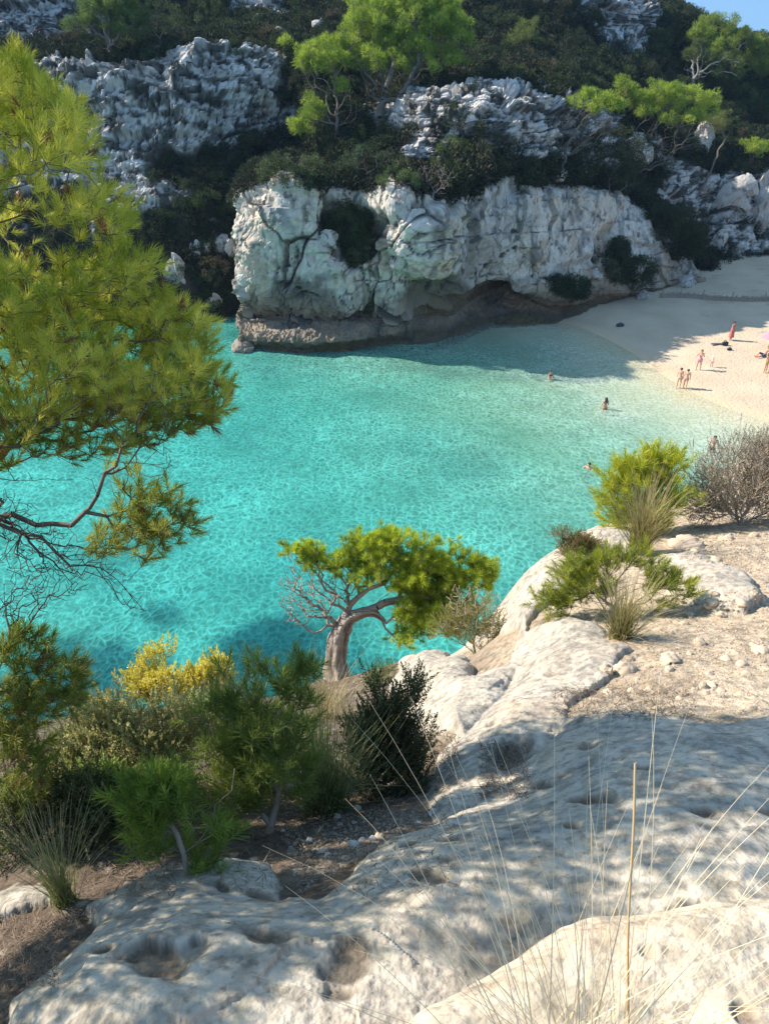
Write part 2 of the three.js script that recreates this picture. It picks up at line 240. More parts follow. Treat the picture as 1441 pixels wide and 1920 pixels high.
{
  const { P, R, L, N, idx } = loft(FRONT, 0.1), n = R.length, C = new Float32Array(n * 3), Q = new Float32Array(P);
  for (let i = 0; i < n; i++) {
    const x = P[i * 3], y = P[i * 3 + 1], z = P[i * 3 + 2], low = sstep(6.0, 1.5, y), l = L[i];
    const wx = x + 0.5 * noise(x * 0.5, y * 0.5, z * 0.5), wy = y + 0.5 * noise(x * 0.5 + 9, y * 0.5, z * 0.5), wz = z;
    const w = facet(wx * 0.26 + 0.3, wy * 0.20 + 0.2, wz * 0.2, 1.8), e = w.f2 - w.f1, id = w.id, big = w.h, crack = sstep(0.05, 0.0, e) * sstep(-0.1, 0.25, noise(x * 0.3 + 5, y * 0.3, z * 0.3) + 0.08);
    const w2 = facet(wx * 0.85 + 3, wy * 0.7, wz * 0.7, 1.6), mid = w2.h, c2 = sstep(0.07, 0.0, w2.f2 - w2.f1) * sstep(0.0, 0.3, noise(x * 0.25, y * 0.3, z * 0.25 + 7) + 0.08);
    const small = facet(wx * 2.3, wy * 1.9 + 3, wz * 2.0, 1.4).h;
    const rough = fbm(x * 0.8, y * 0.8, z * 0.8, 5), pit = sstep(0.34, 0.42, fbm(x * 0.9 + 50, y * 1.1, z * 0.9, 4) + 0.12 * noise(x * 0.25, y * 0.25, z * 0.25));
    const top = sstep(10.2, 11.6, l), east = sstep(3, 8, x), calm = clamp(sstep(-0.15, 0.2, noise(x * 0.14 + 2, y * 0.2, z * 0.14)) + 0.8 * east);
    let d = fbm(x * 0.2, y * 0.2, z * 0.2, 2) * (1.0 - 0.4 * east) + big * (0.8 - 0.4 * east) + mid * lerp(0.38, 0.10, calm) + small * lerp(0.2, 0.07, calm) - 0.4 * crack * (1 - 0.5 * east) - 0.2 * c2 * (1 - 0.5 * east) + rough * 0.14 + 0.03 * ridged(x * 2.6, y * 1.6, z * 2.6, 3) - 0.35 * pit;
    // beds and upright joints cut the face into angular ledges
    const ly = (y + 0.5 * noise(x * 0.12, y * 0.2, 5) + 0.06 * x * east) / 1.15 + 0.6 * noise(1.5, y * 0.5, x * 0.04), ln = Math.floor(ly), lx = (x + 0.35 * noise(x * 0.5, y * 0.5, 2)) / 2.1 + ln * 0.37, xn = Math.floor(lx), ledge = hash3(ln, 5, 2, 1) - 0.5, blk = hash3(xn, ln, 9, 2) - 0.5, broken = sstep(-0.25, 0.2, noise(x * 0.22 + 8, y * 0.3, z * 0.2));
    const slit = sstep(0.08, 0.02, ly - ln) * broken * sstep(-0.1, 0.25, noise(x * 0.5, ln * 2.3, 4)) + sstep(0.05, 0.015, lx - xn) * broken * sstep(0.0, 0.3, noise(xn * 3.1, y * 0.4, 6));
    d += broken * (0.42 * ledge + 0.36 * blk) - 0.22 * slit;
    if (l < 5.2) d = fbm(x * 0.35, y * 0.6, z * 0.35, 3) * 0.9 + 0.35 * ridged(x * 1.6, y * 0.7, z * 1.6, 4) - 0.25 + (l > 3 ? 0.25 * ridged(x * 3.2, y * 0.8, z * 3.2, 3) : 0);
    d *= lerp(1, 0.4, top);
    if (l > 5) for (const [sx, sy, rx, ry, m] of SWELL) { const q = ((x - sx) / rx) ** 2 + ((y - sy) / ry) ** 2 + 0.5 * noise(x * 0.9, y * 0.9, 3); if (q < 1.3) d += m * sstep(1.3, 0.25, q); }
    for (let c = 0; c < 3; c++) Q[i * 3 + c] += N[i * 3 + c] * d;
    const tone = 0.55 + 0.6 * fbm(x * 0.33, y * 0.33, z * 0.33, 4) + 0.45 * fbm(x * 2.4, y * 2.0, z * 2.4, 4);
    let col = mix3([0.37, 0.33, 0.28], [0.69, 0.635, 0.56], clamp(tone + 0.1));
    col = mix3(col, [0.54, 0.41, 0.28], 0.75 * sstep(-0.02, 0.34, fbm(x * 0.28 + 3, y * 0.2, z * 0.28, 4) + 0.25 * (id - 0.5)));
    col = mix3(col, [0.24, 0.235, 0.235], 0.7 * sstep(0.05, 0.3, fbm(x * 0.6 + 70, y * 0.6, z * 0.6, 5)));
    const streak = fbm(x * 1.5, y * 0.16, z * 1.5, 4);
    col = mix3(col, [0.17, 0.155, 0.14], 0.85 * sstep(0.0, 0.26, streak + 0.5 * fbm(x * 0.3, y * 0.25, z * 0.3 + 5, 3) - 0.06));
    for (const [sx, sy, rx, ry, c, m] of STAIN) { const q = Math.sqrt(((x - sx) / rx) ** 2 + ((y - sy) / ry) ** 2) + 0.75 * fbm(x * 0.7, y * 0.55, z * 0.7 + 2, 5); if (q < 1.15) col = mix3(col, c, m * sstep(1.15, 0.75, q)); }
    { const sp = fbm(x * 4.5, y * 3.5, z * 4.5, 3), v = 0.92 + 0.5 * sp + 0.16 * (hash3(i, i >> 8, i >> 16, 2) - 0.5); col = [col[0] * v, col[1] * v, col[2] * v]; col = mix3(col, [0.09, 0.088, 0.083], 0.75 * sstep(0.16, 0.24, fbm(x * 1.3 + 13, y * 0.9, z * 1.3, 5))); }
    // the weathered foot: stained brown and grey, darkest where the sea wets it
    const foot = sstep(5.2, 2.6, y + 2.4 * fbm(x * 0.17, 1, z * 0.17, 3) + 1.0 * streak);
    col = mix3(col, mix3([0.15, 0.13, 0.105], [0.27, 0.21, 0.145], clamp(0.5 + 1.6 * fbm(x * 0.5, y * 0.9, z * 0.5, 4))), 0.85 * foot * (x > 23 ? 0.55 : 1));
    if (x > 12) { const band = sstep(0, 0.22, noise(x * 0.08, y * 1.6, z * 0.05)); col = mix3(col, [0.40, 0.25, 0.16], 0.6 * sstep(3.4, 1.6, y) * band); }
    col = mix3(col, [0.085, 0.068, 0.045], 0.9 * sstep(1.5, 0.5, y + 0.5 * noise(x * 0.5, 0, z * 0.5)));
    col = mix3(col, [0.12, 0.10, 0.03], 0.5 * sstep(1.0, 0.3, y) * sstep(0, 0.3, noise(x * 0.4, y, z * 0.4)));
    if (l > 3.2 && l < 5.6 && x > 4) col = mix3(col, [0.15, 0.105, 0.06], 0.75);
    col = mix3(col, [0.05, 0.047, 0.042], clamp((0.9 * crack + 0.75 * c2) * (1 - 0.65 * east) + 0.8 * pit + 0.7 * slit));
    col = mix3(col, mix3([0.09, 0.065, 0.045], [0.16, 0.12, 0.09], clamp(0.5 + rough)), top * sstep(-0.35, 0.1, fbm(x * 0.25, 3, z * 0.25, 3) + 0.1 * rough));
    C.set(col, i * 3);
    if ((l > 10.3 || (l > 9.7 && noise(x * 0.35, 3, z * 0.35) > 0.05)) && l < 12 && i % 3 === 0) topSpots.push(Q[i * 3], Q[i * 3 + 1], Q[i * 3 + 2]);
  }
  register(Q);
  tag(mesh('cliff', geom(Q, idx, C), rockMat), 'white limestone cliff with a dark undercut foot standing in the turquoise water', 'cliff', null, 'structure');
}

// ---------------------------------------------------------------- sand, sea bed and water
const SHORE = [[960, 596], [1040, 604], [1085, 612], [1130, 632], [1165, 650], [1195, 668], [1225, 692], [1262, 716], [1310, 742], [1370, 768], [1441, 792], [1560, 830], [1800, 880]].map(([x, y]) => { const p = onY(x, y, 0); return [p.x, p.z]; });
function segDist(x, z, L) { // distance to a polyline and the side: positive on the left of its direction
  let best = 1e9, side = 1;
  for (let i = 0; i < L.length - 1; i++) {
    const [ax, az] = L[i], [bx, bz] = L[i + 1], dx = bx - ax, dz = bz - az, t = clamp(((x - ax) * dx + (z - az) * dz) / (dx * dx + dz * dz)), ex = x - ax - t * dx, ez = z - az - t * dz, d = ex * ex + ez * ez;
    if (d < best) { best = d; side = Math.sign(dx * ez - dz * ex) || 1; }
  }
  return Math.sqrt(best) * side;
}
const shoreDist = (x, z) => -segDist(x, z, SHORE);   // > 0 up the beach
const sandHeight = (x, z) => {
  const d = shoreDist(x, z);
  if (d > 0) return 0.09 * Math.min(d, 6) + 0.035 * Math.max(0, d - 6) + 0.05 * noise(x * 0.5, 0, z * 0.5) * sstep(0.5, 3, d) + 0.02 * noise(x * 2.2, 0, z * 2.2) * sstep(0.5, 3, d);
  return -Math.min(3.4, 0.055 * -d + 0.0009 * d * d) + 0.12 * sstep(-1, -8, d) * noise(x * 0.25, 5, z * 0.25);
};
{
  const nx = 420, nz = 380, P = new Float32Array(nx * nz * 3), C = new Float32Array(nx * nz * 3), U = new Float32Array(nx * nz * 2), idx = [];
  for (let j = 0; j < nz; j++) for (let i = 0; i < nx; i++) {
    const x = -70 + 150 * i / (nx - 1), z = 0 - 96 * j / (nz - 1), o = j * nx + i, d = shoreDist(x, z), y = sandHeight(x, z);
    P.set([x, y, z], o * 3); U.set([x / 3, z / 3], o * 2);
    let col = mix3([0.45, 0.36, 0.255], [0.55, 0.45, 0.33], clamp(0.5 + fbm(x * 0.35, 0, z * 0.35, 4) * 1.3));
    col = mix3(col, [0.56, 0.43, 0.29], sstep(1.7, 0.3, d + 0.6 * noise(x * 0.4, 2, z * 0.4)));
    col = mix3(col, [0.30, 0.24, 0.17], 0.6 * sstep(0.18, 0.34, fbm(x * 0.5 + 40, 1, z * 1.1, 4)) * sstep(9, 13, d));
    if (d < 0) col = mix3(col, [0.52, 0.47, 0.35], sstep(-0.5, -3, d));
    C.set(col, o * 3);
    if (i < nx - 1 && j < nz - 1) idx.push(o, o + 1, o + nx + 1, o, o + nx + 1, o + nx);
  }
  const sandBump = tex(512, (i, j) => { const f = (u, v) => 0.5 + 0.5 * fbm(u * 12, v * 12, 1.5, 5); const w = worley(i / 512 * 9, j / 512 * 9, 0.5); return tiled(f, i / 512, j / 512) - 0.35 * sstep(0.4, 0.15, w.f1); });
  const m = new THREE.MeshStandardMaterial({ vertexColors: true, roughness: 0.95, bumpMap: sandBump, bumpScale: 0.06 }); m.name = 'sand';
  const g = geom(P, idx, C, U); register(P);
  tag(mesh('beach', g, m), 'pale sand of the beach running down under the water', 'beach', null, 'structure');
}
{
  const nx = 300, nz = 260, x0 = -42, x1 = 40, z0 = -9, z1 = -86, P = new Float32Array(nx * nz * 3), C = new Float32Array(nx * nz * 3), U = new Float32Array(nx * nz * 2), idx = [];
  const depthAt = (x, z) => Math.max(0, -sandHeight(x, z));
  const weeds = [[512, 1212, 2.6, 1.3], [308, 1152, 1.5, 0.7], [180, 1290, 4, 1.2], [60, 1330, 4, 1.6], [430, 1250, 2, 0.7], [560, 1300, 5, 1], [640, 1170, 1.4, 0.4]].map(([x, y, r, k]) => [onY(x, y, 0), r, k]);
  for (let j = 0; j < nz; j++) for (let i = 0; i < nx; i++) {
    const x = lerp(x0, x1, i / (nx - 1)), z = lerp(z0, z1, j / (nz - 1)), o = j * nx + i, dep = depthAt(x, z);
    P.set([x, 0, z], o * 3); U.set([(x - x0) / (x1 - x0), (z - z0) / (z1 - z0)], o * 2);
    const k = 1 - Math.exp(-dep * 0.95 - 0.0);
    let col = mix3([0.90, 0.95, 0.86], [0.24, 0.55, 0.43], sstep(0.0, 0.72, k));
    col = mix3(col, [0.070, 0.45, 0.40], sstep(0.6, 0.985, k));
    col = mix3(col, [0.025, 0.29, 0.29], 0.6 * sstep(-0.05, 0.35, fbm(x * 0.09, 3, z * 0.09, 4)) * sstep(0.6, 1, k));
    for (const [p, r, a] of weeds) { const q = Math.hypot(x - p.x, z - p.z) / r + 0.5 * fbm(x * 0.5, 1, z * 0.5, 3); col = mix3(col, [0.006, 0.11, 0.13], Math.min(0.85, a * sstep(1.1, 0.3, q))); }
    C.set(col, o * 3);
    if (i < nx - 1 && j < nz - 1) idx.push(o, o + 1, o + nx + 1, o, o + nx + 1, o + nx);
  }
  // ripples: a net of rounded cells over longer swells; bright caustic lines of light are painted into the transmission map, with darker cells between
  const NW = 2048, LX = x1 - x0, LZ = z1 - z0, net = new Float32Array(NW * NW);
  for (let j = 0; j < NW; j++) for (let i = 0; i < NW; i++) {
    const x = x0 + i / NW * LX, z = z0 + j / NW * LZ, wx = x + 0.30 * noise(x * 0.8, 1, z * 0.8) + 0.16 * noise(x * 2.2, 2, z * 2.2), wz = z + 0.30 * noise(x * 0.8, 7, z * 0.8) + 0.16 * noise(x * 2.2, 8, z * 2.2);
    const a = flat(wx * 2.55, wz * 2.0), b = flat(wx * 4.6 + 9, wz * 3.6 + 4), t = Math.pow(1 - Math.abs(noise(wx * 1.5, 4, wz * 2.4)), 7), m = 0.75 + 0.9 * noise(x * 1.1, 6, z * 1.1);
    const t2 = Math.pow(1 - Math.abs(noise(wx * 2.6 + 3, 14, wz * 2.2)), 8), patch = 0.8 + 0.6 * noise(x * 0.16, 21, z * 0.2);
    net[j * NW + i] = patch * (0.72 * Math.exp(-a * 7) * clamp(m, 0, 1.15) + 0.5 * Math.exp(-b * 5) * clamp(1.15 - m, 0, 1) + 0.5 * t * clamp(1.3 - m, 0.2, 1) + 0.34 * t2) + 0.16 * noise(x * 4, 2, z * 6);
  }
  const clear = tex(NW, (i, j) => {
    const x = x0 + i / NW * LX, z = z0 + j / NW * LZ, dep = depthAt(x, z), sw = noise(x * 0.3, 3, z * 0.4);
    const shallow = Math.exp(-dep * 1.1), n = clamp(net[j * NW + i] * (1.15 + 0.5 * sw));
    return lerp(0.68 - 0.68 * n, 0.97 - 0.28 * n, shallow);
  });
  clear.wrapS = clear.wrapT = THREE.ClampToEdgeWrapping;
  const waves = tex(NW, (i, j) => { const x = x0 + i / NW * LX, z = z0 + j / NW * LZ; return 0.3 + 0.26 * net[j * NW + i] + 0.22 * noise(x * 0.5, 3, z * 0.6) + 0.10 * noise(x * 1.7, 5, z * 2.2); });
  waves.wrapS = waves.wrapT = THREE.ClampToEdgeWrapping;
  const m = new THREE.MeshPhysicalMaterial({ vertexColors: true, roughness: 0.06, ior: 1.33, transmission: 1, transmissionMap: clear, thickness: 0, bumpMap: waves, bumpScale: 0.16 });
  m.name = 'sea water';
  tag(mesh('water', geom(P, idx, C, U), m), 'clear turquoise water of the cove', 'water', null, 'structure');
}
// ---------------------------------------------------------------- near side: the slope we look down over
const tps = (() => { // thin plate through points read off the photograph at estimated depths
  const K = [
    [-300, 1920, 3.0], [0, 1920, 2.45], [300, 1920, 2.3], [600, 1920, 2.35], [1000, 1920, 2.45], [1441, 1920, 2.35], [1750, 1920, 2.4],
    [-300, 1700, 3.8], [0, 1700, 3.35], [250, 1700, 3.15], [500, 1700, 3.1], [800, 1700, 3.0], [1100, 1700, 2.95], [1441, 1700, 2.9], [1750, 1700, 3],
    [-300, 1500, 5.2], [0, 1500, 4.7], [300, 1500, 4.5], [600, 1510, 4.5], [850, 1510, 4.2], [1100, 1500, 3.9], [1441, 1500, 3.75], [1750, 1500, 3.9],
    [-300, 1350, 8], [0, 1380, 7.2], [200, 1380, 7.0], [500, 1370, 6.9], [700, 1350, 7.0], [850, 1350, 6.2], [1000, 1350, 5.4], [1200, 1350, 5.0], [1441, 1350, 4.85], [1750, 1350, 5],
    [300, 1325, 8.6], [620, 1290, 11.4], [750, 1275, 10.2], [870, 1240, 9.3], [960, 1250, 7.3], [1100, 1250, 6.5], [1441, 1250, 6.0], [1750, 1250, 6.1],
    [900, 1215, 9.8], [990, 1150, 8.6], [1100, 1150, 8.1], [1300, 1150, 7.9], [1441, 1150, 7.5], [1030, 1060, 10.9], [1200, 1050, 10.2], [1441, 1050, 9.6], [1750, 1050, 9.6],
    [1120, 990, 12.8], [1290, 965, 13.2], [1441, 970, 12.2], [1750, 950, 12.5], [1441, 850, 17.5], [1750, 800, 18],
  ].map((k) => at(...k));
  K.push(V(0, 20.4, 0.8), V(-2, 20, 0.8), V(2, 20.4, 0.8));
  const n = K.length, M = [], U = (d2) => d2 > 1e-9 ? 0.5 * d2 * Math.log(d2) : 0;
  for (let i = 0; i < n + 3; i++) { const r = new Array(n + 4).fill(0); if (i < n) { for (let j = 0; j < n; j++) r[j] = U((K[i].x - K[j].x) ** 2 + (K[i].z - K[j].z) ** 2) + (i === j ? 0.02 : 0); r[n] = 1; r[n + 1] = K[i].x; r[n + 2] = K[i].z; r[n + 3] = K[i].y; } else for (let j = 0; j < n; j++) r[j] = i === n ? 1 : i === n + 1 ? K[j].x : K[j].z; M.push(r); }
  for (let c = 0; c < n + 3; c++) { let p = c; for (let r = c + 1; r < n + 3; r++) if (Math.abs(M[r][c]) > Math.abs(M[p][c])) p = r; [M[c], M[p]] = [M[p], M[c]]; for (let r = c + 1; r < n + 3; r++) { const f = M[r][c] / M[c][c]; if (f) for (let k = c; k < n + 4; k++) M[r][k] -= f * M[c][k]; } }
  const w = new Array(n + 3); for (let c = n + 2; c >= 0; c--) { let s = M[c][n + 3]; for (let k = c + 1; k < n + 3; k++) s -= M[c][k] * w[k]; w[c] = s / M[c][c]; }
  return (x, z) => { let y = w[n] + w[n + 1] * x + w[n + 2] * z; for (let j = 0; j < n; j++) y += w[j] * U((x - K[j].x) ** 2 + (z - K[j].z) ** 2); return y; };
})();
const EDGE = [[-900, 1330, 9.5], [-400, 1340, 9], [0, 1352, 8.3], [130, 1350, 8.4], [300, 1322, 9.2], [480, 1292, 11], [600, 1280, 12.2], [740, 1264, 11.8], [765, 1237, 10.9], [800, 1226, 10.7], [870, 1222, 10.6], [935, 1150, 10.8], [1010, 1052, 11.8], [1110, 982, 13.6], [1290, 950, 15], [1441, 820, 19.5], [1700, 700, 24], [2300, 640, 30]].map((k) => at(...k)).map((p) => [p.x, p.z]);
const smooth0 = (x, z) => { const d = -segDist(x, z, EDGE), y = tps(x, z); return d > 0 ? y - 2.9 * d * d / (d + 0.5) - 0.12 : y - 0.12 * Math.exp(d * 2.5); };
const hit = (x, y, f = smooth0) => { const r = ray(x, y); let a = 0.8, b = 30; for (let t = 0.8; t < 30; t *= 1.03) { const p = r.clone().multiplyScalar(t); if (EYE + p.y < f(p.x, p.z)) { b = t; break; } a = t; } for (let k = 0; k < 18; k++) { const t = (a + b) / 2, p = r.clone().multiplyScalar(t); if (EYE + p.y < f(p.x, p.z)) b = t; else a = t; } return r.multiplyScalar(b).add(V(0, EYE, 0)); };
const poly = (list) => list.map(([x, y]) => { const p = hit(x, y); return [p.x, p.z]; });
function sdf(x, z, Q) { // < 0 inside
  let best = 1e9, inside = false;
  for (let i = 0, j = Q.length - 1; i < Q.length; j = i++) {
    const [ax, az] = Q[j], [bx, bz] = Q[i], dx = bx - ax, dz = bz - az, t = clamp(((x - ax) * dx + (z - az) * dz) / (dx * dx + dz * dz)), ex = x - ax - t * dx, ez = z - az - t * dz;
    best = Math.min(best, ex * ex + ez * ez);
    if ((az > z) !== (bz > z) && x < (bx - ax) * (z - az) / (bz - az) + ax) inside = !inside;
  }
  return (inside ? -1 : 1) * Math.sqrt(best);
}
// bare rock: outline in the photograph, how far it stands above the soil, width of its rounded shoulder, extra dome
const ROCKS = [
  { name: 'rock_slab', q: poly([[-10, 2000], [30, 1900], [130, 1800], [180, 1745], [160, 1712], [215, 1680], [330, 1632], [430, 1612], [505, 1622], [530, 1690], [600, 1690], [660, 1640], [720, 1590], [830, 1548], [920, 1500], [1000, 1420], [1060, 1362], [1150, 1345], [1300, 1362], [1470, 1352], [1640, 1350], [1680, 2000]]), h: 0.10, w: 0.16, dome: 0.10,
    label: 'broad grey limestone slab in dappled shade across the foreground with weathered pits' },
  { name: 'rock_ridge', q: poly([[812, 1548], [785, 1495], [825, 1425], [870, 1360], [925, 1295], [960, 1235], [985, 1185], [1060, 1160], [1135, 1185], [1175, 1225], [1140, 1275], [1085, 1305], [1060, 1345], [1040, 1400], [960, 1480]]), h: 0.10, w: 0.42, dome: 0.26,
    label: 'shaded rounded rock ridge running up from the slab to the tussock grass' },
  { name: 'rock_outcrop', q: poly([[725, 1300], [745, 1258], [790, 1236], [850, 1250], [905, 1285], [965, 1262], [962, 1310], [905, 1370], [870, 1405], [800, 1395], [765, 1345]]), h: 0.22, w: 0.40, dome: 0.35,
    label: 'sunlit rounded cream rock right of the twisted tree trunk' },
  { name: 'rock_shoulder', q: poly([[930, 1195], [945, 1145], [1000, 1085], [1050, 1035], [1110, 1000], [1190, 1005], [1195, 1040], [1110, 1060], [1060, 1090], [1010, 1150], [985, 1200]]), h: 0.2, w: 0.5, dome: 0.3,
    label: 'pale sunlit rock shoulder on the cliff edge above the water' },
  { name: 'rock_outcrop', q: poly([[1190, 1062], [1240, 1045], [1310, 1048], [1400, 1085], [1440, 1130], [1400, 1150], [1310, 1150], [1250, 1110]]), h: 0.12, w: 0.3, dome: 0.15,
    label: 'smooth pale rock outcrop in full sun beside the stony path' },
  { name: 'rock_outcrop', q: poly([[-60, 1770], [-20, 1690], [40, 1665], [110, 1665], [120, 1690], [60, 1712], [0, 1740]]), h: 0.06, w: 0.1, dome: 0.03,
    label: 'small pale rock at the left edge below the tussock grass' },
];
const PITS = [];  // hollows weathered into the slab: photo place, size in metres, depth, share of dark leaf litter
for (const [x, y, a, b, turn, d] of [[955, 1432, 0.16, 0.30, 0.5, 0.16], [505, 1795, 0.13, 0.07, 0.3, 0.05], [300, 1835, 0.22, 0.10, 0.5, 0.09], [205, 1815, 0.06, 0.04, 0.2, 0.04], [500, 1700, 0.14, 0.06, 0.3, 0.05], [420, 1690, 0.07, 0.03, 0.8, 0.03], [1300, 1580, 0.08, 0.05, 0.1, 0.05], [1100, 1548, 0.16, 0.07, 0.4, 0.07], [1190, 1490, 0.08, 0.05, 0.4, 0.05], [840, 1610, 0.09, 0.05, 0.2, 0.06], [660, 1840, 0.12, 0.16, 0.3, 0.06], [800, 1690, 0.12, 0.07, 0.6, 0.06], [1220, 1355, 0.14, 0.05, 0, 0.06], [1420, 1580, 0.08, 0.05, 0.3, 0.05], [1010, 1500, 0.12, 0.06, 0.6, 0.05], [760, 1620, 0.05, 0.04, 0, 0.04], [1060, 1600, 0.06, 0.04, 0.6, 0.04], [640, 1895, 0.09, 0.05, 0, 0.04]]) { const p = hit(x, y); PITS.push({ x: p.x, z: p.z, a, b, c: Math.cos(turn), s: Math.sin(turn), d }); }
function nearAt(x, z, out) { // height, and in `out`: which rock (-1 soil), its share, pit
  let y = smooth0(x, z), who = -1, best = 0.04, pit = 0;
  const e = -segDist(x, z, EDGE), r = Math.hypot(x, z), wob = 0.08 * noise(x * 2.1, 0, z * 2.1) * Math.min(2, r * 0.3) + 0.045 * fbm(x * 6, 3, z * 6, 3);
  let raise = 0;
  for (let k = 0; k < ROCKS.length; k++) {
    const R = ROCKS[k], b = R.box;
    if (x < b[0] || x > b[1] || z < b[2] || z > b[3]) continue;
    const s = sdf(x, z, R.q) + wob;
    if (s < best) { best = s; who = k; }
    if (s < 0) { const t = clamp(-s / R.w), u = 1 - t, round = Math.sqrt(1 - u * u); raise = Math.max(raise, R.h * round + R.dome * sstep(0, 4 * R.w, -s)); }
  }
  const rock = who >= 0 ? sstep(0.012, -0.012, best) : 0;
  y += raise;
  if (rock > 0) {
    const fc = facet(x * 2.1 + 0.3 * noise(x * 3, 1, z * 3), 0.5, z * 2.1, 1.0).h, cal = sstep(-0.2, 0.3, noise(x * 0.9, 5, z * 0.9)); y += (0.10 * fbm(x * 0.9, 4, z * 0.9, 4) + 0.022 * fc * (1 - 0.7 * cal) + 0.015 * ridged(x * 4, 2, z * 4, 4) + 0.011 * ridged(x * 13, 7, z * 13, 3) + 0.008 * fbm(x * 26, 6, z * 26, 3)) * Math.min(1.8, 0.6 + r * 0.12) * rock;
    const hw = worley(x * 5.2, 0.5, z * 5.2), hp = sstep(0.36, 0.16, hw.f1 + 0.10 * noise(x * 14, 2, z * 14)) * (hw.id > 0.84 ? 1 : 0) * sstep(-0.05, 0.2, noise(x * 0.8, 8, z * 0.8) + 0.05); y -= 0.03 * hp * rock; pit = 0.7 * hp;
    if (who === 0 || who === 1) for (const p of PITS) { const dx = x - p.x, dz = z - p.z; if (dx * dx + dz * dz > 0.3) continue; const q = Math.hypot((dx * p.c + dz * p.s) / p.a, (dz * p.c - dx * p.s) / p.b) + 0.5 * fbm(x * 8, 1, z * 8, 4); const f = sstep(1.15, 0.45, q * 1.25); y -= 0.65 * p.d * f; pit = Math.max(pit, f); }
  }
  if (rock < 1) y += (0.05 * fbm(x * 1.1, 1, z * 1.1, 4) + 0.02 * fbm(x * 7, 5, z * 7, 4) + 0.010 * sstep(0.4, 0.1, worley(x * 9, 0.5, z * 9).f1) + 0.035 * Math.max(0, facet(x * 3.2, 0.5, z * 3.2, 1.2).h) * sstep(-0.1, 0.3, noise(x * 0.8, 2, z * 0.8) + 0.1)) * (1 - rock);
  if (e > 0) y += Math.min(1, e) * 0.5 * fbm(x * 0.8, y * 0.5, z * 0.8, 4);
  if (out) { out.who = who; out.rock = rock; out.pit = pit; out.e = e; }
  return y;
}
for (const R of ROCKS) { const xs = R.q.map((p) => p[0]), zs = R.q.map((p) => p[1]); R.box = [Math.min(...xs) - 0.4, Math.max(...xs) + 0.4, Math.min(...zs) - 0.4, Math.max(...zs) + 0.4]; }
const nearRock = new THREE.MeshStandardMaterial({ vertexColors: true, roughness: 0.93, map: grain, bumpMap: rockBump, bumpScale: 0.024 }); nearRock.name = 'weathered limestone';
const soilMat = new THREE.MeshStandardMaterial({ vertexColors: true, roughness: 1, map: grain, bumpMap: rockBump, bumpScale: 0.05 }); soilMat.name = 'stony soil';
const rockTone = (x, y, z) => {
  let c = mix3([0.42, 0.375, 0.315], [0.57, 0.51, 0.43], clamp(0.5 + 1.1 * fbm(x * 1.3, y * 1.3, z * 1.3, 5)));
  c = mix3(c, [0.50, 0.38, 0.27], 0.5 * sstep(0.1, 0.42, fbm(x * 0.9 + 17, y, z * 0.9, 4)));
  const l = sstep(0.0, 0.28, fbm(x * 3.1, y * 3.1, z * 3.1 + 5, 5));
  return mix3(mix3(c, [0.27, 0.25, 0.23], 0.42 * l), [0.13, 0.12, 0.105], 0.42 * sstep(0.14, 0.30, fbm(x * 15 + 3, y * 15, z * 15, 4)));
};
